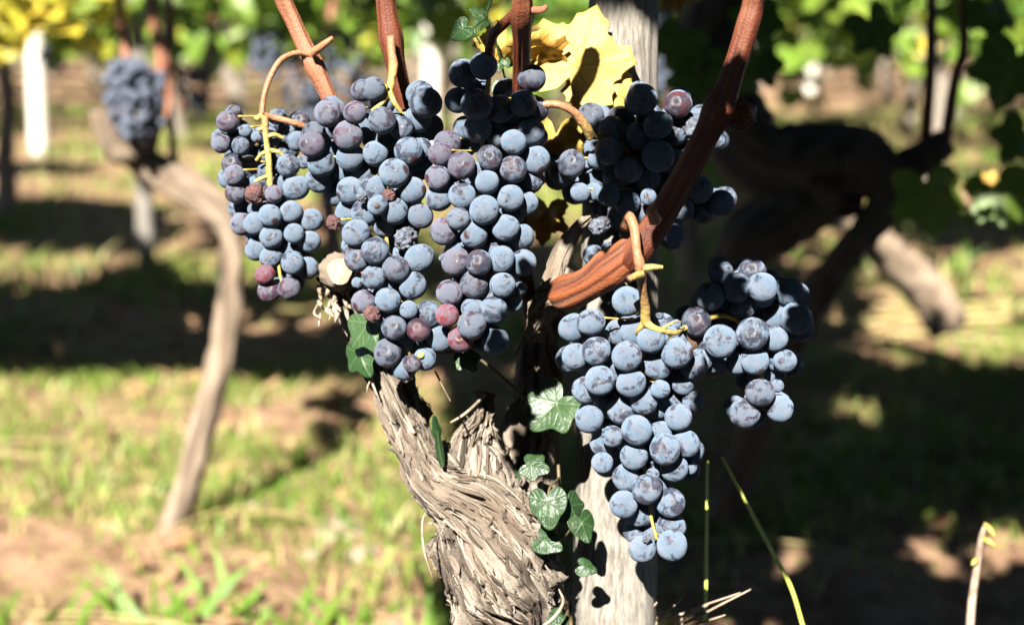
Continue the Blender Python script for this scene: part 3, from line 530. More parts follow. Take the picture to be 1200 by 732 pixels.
# yellow leaves on the front vine
def cam_leaf(kind, px, py, d, size_px, tip, tilt, mat_, tint, parent, label=None, rings=16, nth=110, curl=.15, fold=.15, wav=.1, jag=.06, name='leaf', solid=.0005):
    V, Fs, vein = leaf_geo(kind, rings, nth, R, curl, fold, wav, jag)
    n_ = -FWD+tilt[0]*RIGHT+tilt[1]*UP; t = tip[0]*RIGHT-tip[1]*UP; mb = MB(); b = basis(n_, t)
    tn = np.clip(tint+(.30*(fbm(np.stack([V[:, 0]*2.4+px, V[:, 1]*2.4, V[:, 2]*0+py], -1), 3)-.5)), 0, 1)
    if kind == 'vine' and mat_ is M_YELLOW: tn = np.clip(tn+.35*np.clip((np.hypot(V[:, 0], V[:, 1])-.72)/.28, 0, 1)**2, 0, 1)
    mb.add(V*size_px*d/F @ b+at(px, py, d), Fs, vein=vein, tint=tn); o = mb.build(name, mat_, parent)
    if solid: md = o.modifiers.new('thickness', 'SOLIDIFY'); md.thickness = solid; md.offset = 0
    if label: tag(o, label)
    return o
cam_leaf('vine', 672, 78, .742, 84, (.35, -1), (-.1, .15), M_YELLOW, .38, vine, 'large yellowed leaf against the post', wav=.16, curl=.1)
cam_leaf('vine', 705, 108, .748, 62, (.4, 1), (.1, .2), M_YELLOW, .42, vine, 'pale yellow leaf hanging beside the post', wav=.14)
cam_leaf('vine', 648, 165, .752, 60, (-.1, 1), (.3, -.3), M_YELLOW, .62, vine, 'dry yellow brown leaf behind the bunches', wav=.25, curl=.3)
cam_leaf('vine', 632, 62, .74, 40, (.6, .5), (-.4, -.9), M_YELLOW, .75, vine, 'curled orange yellow leaf edge', wav=.3, curl=.5)
cam_leaf('vine', 590, 52, .745, 40, (-.5, .9), (.2, -.5), M_YELLOW, .55, vine, 'yellow leaf with red brown edge', wav=.22, curl=.4)
cam_leaf('vine', 640, 250, .79, 38, (-.1, 1), (.2, 0), M_YELLOW, .75, vine, 'narrow dry leaf between two bunches', wav=.25)
LIT += [at(543, 34, .72), at(590, 104, .73), at(565, 20, .725), at(632, 62, .74), at(645, 70, .745)]
LIT += [at(652, 346, .695), at(660, 337, .688), at(672, 350, .685), at(690, 320, .678)]
LIT += [at(x, y, .742) for x, y in ((660, 20), (670, 40), (655, 60), (700, 40), (690, 60), (675, 90), (710, 100), (720, 75))]

# ------------------------------------------------------------------ ivy
ivy = thing('ivy', 'dark green ivy with pale veined leaves climbing the front trunk', 'ivy', at(650, 1540, .79))
mb = MB(); ptube(mb, [(655,1540,.79,3),(664,800,.765,3),(660,700,.755,2.4),(650,640,.75,2.2),(655,560,.75,2.),(640,500,.755,1.8),(560,420,.745,2),(470,410,.742,2),(430,370,.74,2)], 60, 8); 
for q in ([(655,560,.75,1.6),(645,570,.722,1.5),(642,582,.714,1.3)], [(650,640,.75,1.4),(665,625,.725,1.3),(672,612,.72,1.2)], [(510,435,.72,1.2),(520,455,.715,1.2),(528,470,.71,1)]): ptube(mb, q, 10, 6)
mb.build('stem', M_IVYSTEM, ivy)
for (k, px, py, d, s, tip, tilt, tint) in [('ivy',652,472,.718,44,(-.75,.8),(.1,.35),.95),('heart',642,588,.712,33,(.1,1),(-.15,.3),.45),('ivy',668,592,.722,28,(.5,.9),(.6,.2),.35),('heart',682,612,.722,25,(.3,1),(.4,.3),.4),
    ('heart',638,633,.724,24,(.9,.6),(-.2,.6),.4),('heart',684,664,.724,17,(.9,.3),(.1,.6),.4),('ivy',622,545,.728,24,(.9,.4),(-.3,.6),.35),('heart',655,722,.726,18,(-.6,.6),(.1,.8),.4),
    ('ivy',430,378,.728,42,(.55,.9),(-.5,.5),.9),('ivy',420,412,.735,34,(.6,.9),(-.7,.1),.7),('lance',511,505,.735,44,(.22,1),(.75,.2),.25),('lance',486,462,.742,26,(.3,1),(.6,.1),.2),('ivy',546,418,.72,22,(.4,.8),(0,.6),.75),
    ('heart',597,555,.745,15,(1,.4),(.2,.5),.3)]:
    cam_leaf(k, px, py, d, s, tip, tilt, M_IVY, max(0, tint-.22), ivy, curl=.12, fold=.18, wav=.06, jag=.02)
ivy2 = thing('ivy_sprig', 'fine ivy sprig of small green leaves hanging above the central bunch', 'ivy', at(574, -10, .73))
mb = MB(); ptube(mb, [(580,-60,.72,2.4),(576,-5,.725,2.2),(570,18,.727,2),(577,32,.728,1.6),(584,60,.73,1.4),(592,92,.735,1.4)], 30, 7); ptube(mb, [(571,20,.727,1.4),(556,34,.72,1.3),(563,52,.72,1.2)], 10, 6); mb.build('stem', M_IVY, ivy2)
for (px, py, s, tip, tilt, tint) in [(543,34,20,(-.8,.6),(-.3,-.2),.55),(562,16,13,(-1,-.3),(.5,.2),.5),(565,26,11,(-.5,1),(.7,.2),.5),(587,104,17,(-.3,1),(.2,.2),1.),(585,76,9,(0,1),(.3,.2),.95),(593,72,8,(.4,1),(.3,.2),.95)]:
    cam_leaf('heart', px, py, .73, s, tip, tilt, M_IVY, tint, ivy2, rings=10, nth=60, wav=.08)

# ------------------------------------------------------------------ posts
def post(label, pts, mat_, group=None, cat='post', name='wooden_post', seg=20, n=60, amp=.002, sc_=300):
    base = at(*pts[-1][:3]); base[2] = ground_z(np.array([base[0]]), np.array([base[1]]))[0]
    mb = MB(); ptube(mb, pts, n, seg, lambda U, A, r_: amp*(fbm(np.stack([np.cos(A)*4, np.sin(A)*4, U*5], -1), 3, int(pts[0][0]))-.5)*2)
    o = mb.build(name, mat_, origin=base); return tag(o, label, cat, group)
post('weathered grey wooden post just behind the front vine', [(738,-420,.765,38),(734,-100,.770,40),(727,200,.778,43),(722,600,.784,48),(716,1000,.79,50),(708,1500,.81,50)], M_POST, n=160, seg=90, amp=.0016)
def gpost(px, top_y, base_y, w, label, h=None, group='stakes in the rows behind', mat_=None):
    g0 = ground(px, base_y); d = float(np.dot(g0-CAM, FWD)); r = w/2*d/F
    mb = MB(); hh = h or (CAM_H-(top_y-10)/F*d); tube(mb, [g0+np.array([0, 0, -.05]), g0+np.array([.01, 0, hh*.5]), g0+np.array([.0, 0, hh])], [r*1.05, r, r*.95], 14, 12, lambda U, A, r_: .004*(noise(np.stack([np.cos(A)*2, np.sin(A)*2, U*4], -1))-.5))
    return tag(mb.build('stake', mat_ or M_WHITE, origin=g0), label, 'stake', group)
gpost(47, 0, 180, 21, 'white stake standing clear in the grass, farthest left', 1.35)
gpost(172, 0, 312, 20, 'pale stake right behind the bunch of the thin curved vine', 1.3, mat_=M_POST)
gpost(505, 0, 200, 21, 'white stake rising behind the cane with the pale node', 1.4)
gpost(276, 60, 125, 13, 'thin far stake behind the upper left bunches', .9)
gpost(948, 60, 108, 14, 'short pale far stake at the edge of the dark vine leaves', .55)
gpost(976, 30, 72, 14, 'small pale far stake, behind the short one', .5)

# ------------------------------------------------------------------ vines behind
def rough_tube(mb, pts, seed=0, n=60, seg=26, amp=.006): add_bark(mb, pts, n, seg, amp, .012, .06, 3., seed, .006)
def far_bunch(px, py, d, wpx, hpx, label, n=60, group='bunches on the vines behind'):
    c = at(px, py, d); W, H = wpx*d/F/2, hpx*d/F/2; mb = MB(); V, Fs = sphere_geo(12, 7); r = .0078; k = 0; pts = []
    while k < n*30 and len(pts) < n:
        k += 1; v = rng.uniform(-1, 1, 3); tp = 1-.35*max(0, -v[2])
        if v[0]**2+v[1]**2 > tp*tp: continue
        p = np.array([v[0]*W, v[1]*W*.8, v[2]*H])
        if all(np.linalg.norm(p-q) > r*1.5 for q in pts): pts.append(p)
    for p in pts: mb.add(V*r*rng.uniform(.85, 1.15)+p+c, Fs)
    o = mb.build('grape_bunch', M_FARGRAPE, origin=c+np.array([0, 0, H])); 
    return tag(o, label, 'grapes', group)
def leafy(parent, boxes, n, size, mat_=M_FARLEAF, tint=(.1, .75), name='foliage', kindstuff=False):
    mb = MB()
    for _ in range(n):
        lo, hi = boxes[R.randrange(len(boxes))]; p = np.array([R.uniform(a, b) for a, b in zip(lo, hi)]); nn = np.array([R.gauss(0, .7), R.gauss(-.5, .6), R.gauss(.6, .6)]); tt = np.array([R.gauss(0, .8), R.gauss(0, .5), -1])
        put_leaf(mb, R.choice(LOW), p, nn, tt, R.uniform(*size), min(1, max(0, R.uniform(*tint))))
    return mb.build(name, mat_, parent)
# vine with thin curved trunk, left
v1 = thing('grape_vine', 'blurred vine with a thin curved leaning trunk on the left, before a pale stake', 'vine', ground(203, 622), 'vines behind')
mb = MB(); D1 = 1.93
rough_tube(mb, [(196,650,1.92,19),(206,610,1.93,17),(233,520,D1,15),(262,410,D1,14),(271,320,D1,13.5),(268,268,D1,16),(240,233,D1,19),(205,210,1.95,22),(170,190,1.95,19),(140,172,1.93,16),(122,150,1.91,13)], 3)
rough_tube(mb, [(150,180,1.93,20),(128,150,1.9,17),(118,128,1.9,11)], 4, 30, 30, .012); rough_tube(mb, [(215,215,1.95,15),(175,205,1.97,14),(160,180,1.97,10)], 5, 20)
mb.build('trunk', M_BROWNBARK, v1)
for q in ([(146,150,1.93,6),(150,90,1.92,6),(140,10,1.92,5.5),(125,-120,1.9,5)], [(178,180,1.95,6),(190,90,1.93,6),(178,10,1.92,5.5),(170,-140,1.9,5)], [(205,200,1.97,5),(196,70,1.98,5),(205,-100,1.98,4.5)]):
    mb = MB(); P_, r_ = add_bark(mb, q, 30, 12, .0006, .004, .03, 0, 9); mb.build('cane', M_CANE2, v1)
far_bunch(150, 116, 1.86, 50, 84, 'blurred bunch hanging from the thin curved vine'); far_bunch(174, 120, 1.88, 36, 66, 'blurred smaller bunch touching the one on the thin curved vine', 24)
# vine in deep shade, right
v2 = thing('grape_vine', 'vine standing in deep shade on the right, nearly black, with slanting trunk', 'vine', ground(870, 500), 'vines behind')
mb = MB(); D2 = 1.45
rough_tube(mb, [(850,600,1.75,20),(905,450,1.6,18),(950,355,1.5,16),(998,290,D2,17),(1040,235,D2,22),(1010,190,D2,40),(950,190,D2,44),(890,185,D2,42),(850,130,D2,44),(835,60,D2,46),(850,0,D2,34),(860,-90,D2,20)], 6, 100, 40, .01)
rough_tube(mb, [(960,215,D2,42),(930,250,D2,36),(880,280,D2,34),(850,310,1.47,24)], 7, 40, 36, .008); rough_tube(mb, [(900,215,D2+.03,40),(960,214,D2+.03,38),(1015,222,D2+.02,28)], 17, 40, 30, .008); rough_tube(mb, [(1030,230,D2,22),(1075,190,D2,20),(1110,165,D2,14)], 8, 30, 24)
mb.build('trunk', M_SHADEBARK, v2)
for q in ([(1083,180,D2,7),(1090,90,D2,6.5),(1092,-20,D2,6),(1090,-200,D2,5)], [(1108,165,D2,7),(1120,90,1.44,6.5),(1130,40,1.43,6),(1120,-150,1.4,5)]):
    mb = MB(); add_bark(mb, q, 30, 14, .0006, .004, .03, 0, 9); mb.build('cane', M_CANE, v2)
for (px, py, d, s, tip, tint, tilt) in [(1088,222,1.30,62,(.1,1),.50,(.1,.3)),(1172,222,1.33,56,(.3,1),.48,(-.2,.3)),(1022,28,1.38,46,(.5,1),.1,(.2,.2)),(1190,72,1.30,66,(-.4,1),.1,(-.2,.3)),(1160,12,1.40,42,(.1,1),.05,(.2,.4)),
    (1198,158,1.36,44,(-.6,.8),.1,(.2,.1)),(800,45,1.36,46,(-.4,1),.05,(.1,.3)),(886,20,1.37,44,(.3,1),.05,(0,.2)),(860,80,1.36,48,(-.1,1),.08,(.3,.2)),(812,92,1.39,38,(-.5,1),.05,(.1,.1)),(892,72,1.4,36,(.5,1),.05,(.1,.1))]:
    cam_leaf('vine', px, py, d, s, tip, tilt, M_LEAF, tint, v2, rings=6, nth=60, solid=0)
    SHADE += [at(px+a, py+b, d) for a in (-25, 0, 25) for b in (-20, 5, 30)]
SHADE += shade_path([(905,450,1.58,18),(950,355,1.48,16),(998,290,D2-.02,17),(1040,235,D2-.03,22),(1010,190,D2-.04,40),(950,190,D2-.04,44),(890,185,D2-.04,42),(850,130,D2-.04,44),(835,60,D2-.04,46),(850,0,D2-.04,34)], 22)+shade_path([(960,215,D2-.04,42),(930,250,D2-.03,36),(880,280,D2-.03,34)], 20)+shade_path([(1083,180,D2,7),(1090,90,D2,6.5),(1092,-20,D2,6)])+shade_path([(1108,165,D2,7),(1120,90,1.44,6.5),(1130,40,1.43,6)])
SHADE += [at(x, y, D2) for x, y in ((835, 60), (840, 20), (850, 100), (850, 130), (890, 185), (950, 190), (1010, 190), (1040, 235), (998, 290), (950, 355), (960, 215), (880, 280), (930, 160), (1085, 120), (1090, 60), (1120, 90), (1130, 30), (1075, 190), (905, 230), (980, 165))]
yl = cam_leaf('vine', 1160, 206, 1.28, 13, (.2, 1), (-.3, .6), M_YELLOW, .7, v2, 'small yellow leaf added in place of a sunlit spot on the shaded leaf', rings=5, nth=40); LIT.append(at(1160, 206, 1.28))  # separate yellow leaf stands for a sunlit spot on the shaded leaf
cam_leaf('vine', 790, -6, .95, 26, (.3, 1), (-.2, .5), M_YELLOW, .75, vine, 'bright yellow leaf at the top beside the post', rings=6, nth=50)
# leaning trunk further back on the right
v3 = thing('grape_vine', 'sunlit pale leaning trunk behind the shaded vine', 'vine', ground(1098, 352), 'vines behind')
mb = MB(); rough_tube(mb, [(1110,380,2.75,26),(1085,340,2.72,24),(1050,305,2.68,22),(1020,278,2.64,20),(988,254,2.62,17)], 12, 40, 26); mb.build('trunk', M_BROWNBARK, v3)
LIT += [at(x, y, d-.03) for x, y, d in ((1085, 340, 2.72), (1050, 305, 2.68), (1010, 270, 2.64))]
# trunk at the left border
v4 = thing('grape_vine', 'blurred brown trunk at the left border of the view', 'vine', ground(8, 238), 'vines behind')
mb = MB(); rough_tube(mb, [(10,250,4.6,13),(6,180,4.6,11),(10,120,4.6,10),(0,60,4.6,9)], 14, 30, 20); mb.build('trunk', M_BROWNBARK, v4)
# bunches further back between the canes
v5 = thing('grape_vine', 'blurred vine between the tan canes with several bunches', 'vine', ground(380, 250), 'vines behind')
mb = MB(); rough_tube(mb, [(395,300,3.4,11),(385,240,3.4,10),(375,180,3.4,10),(365,130,3.4,9),(350,90,3.4,7)], 15, 30, 20); mb.build('trunk', M_BROWNBARK, v5)
for q in ([(240,120,3.3,5),(246,60,3.3,5),(262,-60,3.3,4)], [(375,140,3.4,5),(385,60,3.4,5),(395,-60,3.4,4)], [(215,130,3.3,5),(205,60,3.3,5),(200,-60,3.3,4)]):
    mb = MB(); add_bark(mb, q, 20, 10, .0006, .004, .03, 0, 9); mb.build('cane', M_CANE2, v5)
for i, (px, py, d, w_, h_, lab) in enumerate([(231,108,3.2,34,58,'dark blurred bunch by itself over the grass, past the curved vine'), (318,66,2.7,48,56,'blurred bunch left of the tan cane, uppermost there'), (352,102,2.75,46,86,'blurred bunch behind the loose purple bunch stalk'),
    (398,72,2.7,58,76,'broad blurred bunch right of the tan cane'), (425,118,2.75,36,60,'blurred low bunch beside the second front bunch'), (372,128,2.8,30,60,'narrow blurred bunch behind the tan cane'), (770,62,2.4,36,96,'blurred bluish bunch beyond the grey post'), (62,70,4.0,40,34,'small far bunch under the yellow leaves'), (118,62,4.0,26,30,'tiny far bunch between yellow leaves and the curved vine')]):
    far_bunch(px, py, d, w_, h_, lab, 44)
v6 = thing('grape_vine', 'blurred vine with orange canes just beyond the grey post', 'vine', ground(800, 240), 'vines behind')
mb = MB(); rough_tube(mb, [(810,330,2.5,16),(805,220,2.5,14),(800,120,2.5,13),(800,60,2.5,10)], 16, 30, 20); mb.build('trunk', M_BROWNBARK, v6)
mb = MB(); add_bark(mb, [(800,80,2.45,6),(806,30,2.45,6),(815,-60,2.45,5)], 20, 10, .0006, .004, .03, 0, 9); mb.build('cane', M_CANE2, v6)
def wbox(x0, y0, x1, y1, d0, d1): a, b = at(x0, y1, (d0+d1)/2), at(x1, y0, (d0+d1)/2); return ((a[0], d0, a[2]), (b[0], d1, b[2]))
def canopy(parent, x0, y0, x1, y1, d0, d1, n, size, tint): return leafy(parent, [wbox(x0, y0, x1, y1, d0, d1)], n, size, tint=tint)
canopy(v1, -60, -50, 140, 66, 2.35, 2.6, 42, (.035, .055), (.66, .86))
canopy(v4, -120, -80, 170, 56, 3.6, 4.2, 70, (.05, .08), (.5, .85))
canopy(v5, 190, -70, 480, 62, 3.2, 3.9, 90, (.045, .07), (.25, .66))
canopy(v6, 480, -200, 640, 20, 2.9, 3.4, 50, (.045, .075), (.3, .65))
canopy(v3, 925, -50, 1050, 70, 3.1, 3.6, 34, (.045, .07), (.3, .62)); canopy(v3, 1050, -50, 1200, 30, 3.1, 3.6, 22, (.045, .07), (.3, .62))

# rows further back: each vine is trunk and foliage, the same for every one
protos = []
for k in range(4):
    mbt = MB(); tube(mbt, [(0, 0, -.05), (R.uniform(-.06, .06), R.uniform(-.05, .05), .22), (R.uniform(-.1, .1), 0, .45), (R.uniform(-.12, .12), 0, .75)], [.038, .032, .034, .02], 24, 14, lambda U, A, r_: .014*(fbm(np.stack([np.cos(A)*1.5, np.sin(A)*1.5, U*12], -1), 2, k)-.5), fibre=.6, patch=.4)
    mbf = MB()
    for _ in range(230):
        p = np.array([R.uniform(-.62, .62), R.gauss(0, .16), .40+abs(R.gauss(0, .1))+R.random()**1.2*1.05]); nn = np.array([R.gauss(0, .7), R.gauss(-.5, .6), R.gauss(.5, .6)]); tt = np.array([R.gauss(0, .8), R.gauss(0, .5), -1])
        put_leaf(mbf, R.choice(LOW), p, nn, tt, R.uniform(.05, .085), min(1, max(0, R.gauss(.38, .2))))
    protos.append((mbt.mesh('trunk', M_BARK), mbf.mesh('foliage', M_FARLEAF)))
for row, y in enumerate((5.2, 6.5, 7.9, 9.4, 11., 13., 15.2, 18., 21.5, 26., 31.)):
    half = y*.42+1.6; x = -half+R.random()*.5
    while x < half:
        xx, yy = x+R.uniform(-.1, .1), y+R.uniform(-.15, .15); x += 1.02
        if row == 0 and xx < -.2: continue
        if row == 1 and xx < -1.4: continue
        if 1 <= row and row < 5 and .9+.16*(y-5) < xx < 1.25+.2*(y-5): continue    # the open lane on the right
        o = thing('grape_vine', 'far blurred green vine standing in the rows at the back', 'vine', (xx, yy, 0), 'far vines in rows at the back')
        mt, mf = R.choice(protos); s = R.uniform(.88, 1.1); o.scale = (s*R.choice((-1, 1)), s, s)
        for nm, me in (('trunk', mt), ('foliage', mf)): c = bpy.data.objects.new(nm, me); COL.objects.link(c); c.parent = o

roofm = []
for mt, mf in protos: mf2 = mf.copy(); mf2.materials.clear(); mf2.materials.append(M_ROOF); roofm.append((mt, mf2))
for row, (y, nk) in enumerate(((-1.45, 10), (-2.6, 10), (.78, 3))):  # rows out of view, added to block low sky light
    for k in range(nk):
        o = thing('grape_vine', 'unseen vine added out of view to block sky light', 'vine', ((-2.5+.52*k if row < 2 else 1.5+.8*k)+R.uniform(-.1, .1), y+R.uniform(-.1, .1), 0), 'unseen vines added to block sky light')
        mt, mf = R.choice(roofm); o.scale = (R.choice((-1, 1)), 1, 1)
        for nm, me in (('trunk', mt), ('foliage', mf)): c = bpy.data.objects.new(nm, me); COL.objects.link(c); c.parent = o
# ------------------------------------------------------------------ grass, litter, stones, straw
def field(p): return fbm(np.stack([p[:, 0]*1.5, p[:, 1]*1.9, p[:, 1]*0], -1), 3, 41)
def blades(N, ylo, yhi, h, w_, hw, name, label):
    y = ylo+(yhi-ylo)*rng.random(N)**.8; x = (rng.random(N)*2-1)*(y*hw+.15); p = np.stack([x, y], -1); f = field(p); keep = rng.random(N) < np.clip((f-.42)*5, .11, 1); p, f = p[keep], f[keep]; n = len(p)
    z = ground_z(p[:, 0], p[:, 1]); a = rng.random(n)*6.283; H = rng.uniform(*h, n)*(.5+f); W = rng.uniform(*w_, n); dx = np.stack([np.cos(a), np.sin(a), np.zeros(n)], -1); b = rng.random(n)*6.283; ln = np.stack([np.cos(b), np.sin(b), np.zeros(n)], -1)*(H*rng.uniform(.1, 1.1, n))[:, None]
    B = np.stack([p[:, 0], p[:, 1], z-.004], -1); up = np.stack([np.zeros(n), np.zeros(n), H], -1)
    V = np.stack([B-dx*W[:, None], B+dx*W[:, None], B+dx*W[:, None]*.8+up*.55+ln*.3, B-dx*W[:, None]*.8+up*.55+ln*.3, B+up*.9+ln], 1).reshape(-1, 3); i = np.arange(n)[:, None]*5
    tn = np.repeat(np.clip(.62-.9*(f-.4)+rng.normal(0, .2, n), 0, 1), 5)
    mb = MB(); mb.add(V, [i+np.array([[0, 1, 2, 3]]), i+np.array([[3, 2, 4]])], tint=tn, vein=0.); tag(mb.build(name, M_GRASS, origin=(0, 0, 0)), label, 'grass', kind='stuff')
blades(32000, .75, 3.2, (.015, .05), (.0012, .003), .48, 'grass', 'short green and straw coloured grass on the soil near the front vine')
blades(30000, 3.0, 10., (.03, .09), (.003, .006), .46, 'grass', 'blurred grass between the rows further back')
mb = MB()                                                     # broad blades low in front
for (px, py) in [(195,725),(215,740),(240,715),(262,735),(228,750),(180,735),(355,730),(372,745),(430,740),(520,742),(515,755),(60,735),(100,740),(330,745),(290,735),(150,735),(20,740),(538,750),(405,735)]:
    g0 = ground(px, py)
    for _ in range(R.randint(2, 4)):
        l = R.uniform(.05, .12); a = R.uniform(-.6, .6); q = g0+np.array([R.uniform(-.02, .02), R.uniform(-.03, .03), 0]); W = R.uniform(.003, .0065); e = np.array([a*l*.9, R.uniform(-.4, .4)*l, l]); s_ = np.array([1, R.uniform(-.5, .5), 0])*W
        t = np.linspace(0, 1, 6)[:, None]; Cc = q+e*t+np.array([a*l*.5, 0, -l*.35])*t**2; ww = (1-t**2.2)+.05; V = np.stack([Cc-s_*ww, Cc+s_*ww], 1).reshape(-1, 3); i = np.arange(5)[:, None]*2
        mb.add(V, i+np.array([[0, 1, 3, 2]]), tint=R.uniform(.15, .4), vein=0.)
tag(mb.build('grass', M_GRASS, origin=(0, 0, 0)), 'tufts of broad bright green blades low in front', 'grass', kind='stuff')
mb = MB()
for _ in range(900):
    y = R.uniform(1.2, 6); x = R.uniform(-.5, .5)*y*.95; z = ground_z(np.array([x]), np.array([y]))[0]+R.uniform(.002, .02)
    put_leaf(mb, R.choice(LOW), np.array([x, y, z]), (R.gauss(0, .45), R.gauss(0, .45), 1), (R.gauss(0, 1), R.gauss(0, 1), 0), R.uniform(.008, .026), R.random())
tag(mb.build('leaf_litter', M_LITTER, origin=(0, 0, 0)), 'dead brown vine leaves scattered over the ground', 'leaves', kind='stuff')
mb = MB()
for _ in range(110):
    y = R.uniform(1.3, 5); x = R.uniform(-.5, .5)*y*.95
    if _ < 14: g0 = ground(R.uniform(1030, 1230), R.uniform(368, 402)); x, y = g0[0], g0[1]
    z = ground_z(np.array([x]), np.array([y]))[0]+.008; a = R.uniform(-.5, .5); l = R.uniform(.06, .18)*(2.2 if _ < 14 else 1); r_ = .0014 if _ >= 14 else .005
    tube(mb, [(x-l*math.cos(a), y-l*math.sin(a), z), (x, y, z+R.uniform(.004, .025)), (x+l*math.cos(a), y+l*math.sin(a), z)], r_, 8, 5, tint=R.uniform(.68, .9), vein=0.)
tag(mb.build('straw', M_GRASS, origin=(0, 0, 0)), 'dry straw and bent stalks lying on the ground', 'straw', kind='stuff')
V0, F0 = sphere_geo(18, 11); stn = 0
for (px, py, s, lab) in [(395,630,30,'largest pale clod on the bare soil beside the front trunk'), (425,655,20,'smaller pale clod below the largest one'), (300,600,16,'rounded clod near the foot of the thin curved vine'), (365,655,14,'small clod in the bare soil before the largest one'), (128,560,10,'small pale stone alone in the grass on the left')]:
    g0 = ground(px, py); d = np.dot(g0-CAM, FWD); stn += 1; q = V0*(1+.35*(fbm(V0*1.6+stn*7, 2, stn)-.5)*2)[:, None]*np.array([1, .8, .55])*s*d/F
    mb = MB(); mb.add(q+g0+np.array([0, 0, .004]), F0); tag(mb.build('stone', M_STONE, origin=g0), lab, 'stone', 'stones and clods')
# stems low on the right, in front of the shade
o = thing('weed_stem', 'long green stem at lower right, dark above and bright yellow green at its foot', 'plant', at(985, 980, .80))
mb = MB(); ptube(mb, [(985,980,.80,4),(958,800,.79,4),(940,730,.785,3.0),(925,683,.78,2.9),(900,637,.78,2.6),(870,580,.785,2.2),(846,535,.79,1.6)], 40, 8); mb.build('stem', M_GREEN, o)
SHADE += shade_path([(918,668,.78,3),(900,637,.78,3),(870,580,.785,3),(846,535,.79,2)], 8)
SHADE += [at(x, y, .757) for x in (690, 708, 726, 744, 758) for y in (240, 265, 290, 315, 340, 365)]+shade_path([(618,540,.76,18),(628,480,.768,22),(632,410,.768,20),(645,360,.765,16)], 12)+[at(x, y, .757) for x in (655, 668) for y in (400, 425, 450, 520)]
LIT += [at(927, 695, .78), at(935, 715, .785)]
mb = MB(); ptube(mb, [(815,1200,.82,3),(826,760,.81,2.2),(828,640,.81,2),(829,540,.81,1.4)], 30, 8); tag(mb.build('grass_stalk', M_GREEN, origin=at(815, 1200, .82)), 'thin upright green stalk close right of the pointed pale bunch', 'plant')
o = thing('dry_stalk', 'dry straw coloured stalk with two withered leaflets at far lower right', 'plant', at(1132, 900, .86))
mb = MB(); ptube(mb, [(1132,900,.86,5),(1137,732,.86,5),(1144,670,.86,4.4),(1150,630,.86,3.6),(1156,612,.86,2.6)], 30, 10); mb.build('stem', M_FLAKE, o)
for (a, b) in (((1154, 613), (1166, 629)), ((1150, 630), (1167, 640)), ((1146, 655), (1139, 662))):
    mb = MB(); ptube(mb, [(a[0], a[1], .86, 2), ((a[0]+b[0])/2, (a[1]+b[1])/2-1, .857, 4), (b[0], b[1], .855, 1.5)], 8, 8); mb.build('leaflet', M_STEM, o)
LIT += [at(1144, 670, .86), at(1138, 720, .86), at(1154, 615, .86), at(1160, 635, .86)]
o = thing('dry_grass_tuft', 'sparse dry straws fanned out at the foot of the grey post', 'grass', at(760, 1000, .80))
mb = MB()
for (x0, y0, x1, y1) in ((730,760,770,705),(735,770,800,700),(740,770,830,708),(720,760,868,694),(740,775,880,690),(745,770,850,720),(735,765,790,716)): ptube(mb, [(760,1000,.80,1.6),(x0, y0, .79, 1.8), ((x0+x1)/2+5, (y0+y1)/2-8, .78, 1.6), (x1, y1, .775, .8)], 16, 5)
mb.build('straws', M_FLAKE, o)

# ------------------------------------------------------------------ leaves overhead: unseen, added to cast shade and block sky light, thick where the photo's shade falls, open where the sun comes through
LIT += [at(x, y, d) for x, y, d in [(560,620,.705),(520,600,.71),(590,690,.71),(500,560,.72),(540,660,.705),(480,500,.735),(460,460,.74),(568,500,.735),(560,540,.73),(620,715,.71),(650,470,.715),(635,520,.715),(645,590,.71),(690,610,.757),(700,660,.757),(690,720,.757),
 (700,580,.757),(740,60,.748),(750,30,.748),(740,90,.748),(345,30,.74),(365,70,.74),(385,110,.74),(335,0,.73),(455,10,.72),(460,60,.72),(465,90,.725),(330,68,.735),(310,110,.73),(397,318,.73),(395,340,.75),(425,375,.725),(690,332,.675),(665,343,.685),(715,312,.67),(735,285,.665),(750,330,.65),(755,355,.66),(665,290,.715),(655,310,.71),(560,418,.72),(740,365,.66),(615,20,.68),(862,25,.635)]]
SHADE += shade_path([(870,58,.640,12),(860,85,.642,12),(842,130,.645,16),(808,196,.65,15),(772,258,.655,15)], 12)+shade_disc(866,134,.65,18)+shade_path([(176,222,3.8,14),(176,300,3.8,14)])
for x in range(0, 492, 11):
    for y in range(445, 732, 11):
        if not (355 < x < 435 and 482 < y < 540): LIT.append(ground(x, y))
def inpoly(x, y, P):
    c = False; j = len(P)-1
    for i in range(len(P)):
        if (P[i][1] > y) != (P[j][1] > y) and x < (P[j][0]-P[i][0])*(y-P[i][1])/(P[j][1]-P[i][1])+P[i][0]: c = not c
        j = i
    return c
SP = [[(-60,345),(80,348),(150,315),(230,330),(300,345),(370,375),(450,420),(440,448),(330,446),(200,438),(100,440),(-60,430)], [(-40,235),(60,228),(180,240),(180,284),(60,280),(-40,272)], [(-20,186),(110,190),(110,204),(-20,200)],
      [(800,150),(880,158),(960,152),(1030,160),(1045,215),(960,245),(905,285),(880,330),(800,330)], [(760,450),(860,400),(930,405),(990,385),(1050,425),(1100,452),(1240,440),(1240,760),(760,760)], [(358,488),(392,478),(430,500),(430,532),(395,530),(365,520)],
      [(1040,240),(1230,255),(1230,288),(1100,285),(1040,262)]]
HOLES = [(968,602,16),(985,580,12),(1188,640,26),(1175,625,16),(1105,655,8),(1010,480,10),(860,522,8),(1082,640,9),(930,655,7)]
for P in SP:
    xs, ys = [p[0] for p in P], [p[1] for p in P]
    for x in range(min(xs), max(xs), 9):
        for y in range(min(ys), max(ys), 7 if P is not SP[4] else 9):
            if inpoly(x, y, P) and not any(math.hypot(x-a, y-b) < c+8 for a, b, c in HOLES): SHADE.append(ground(x, y))
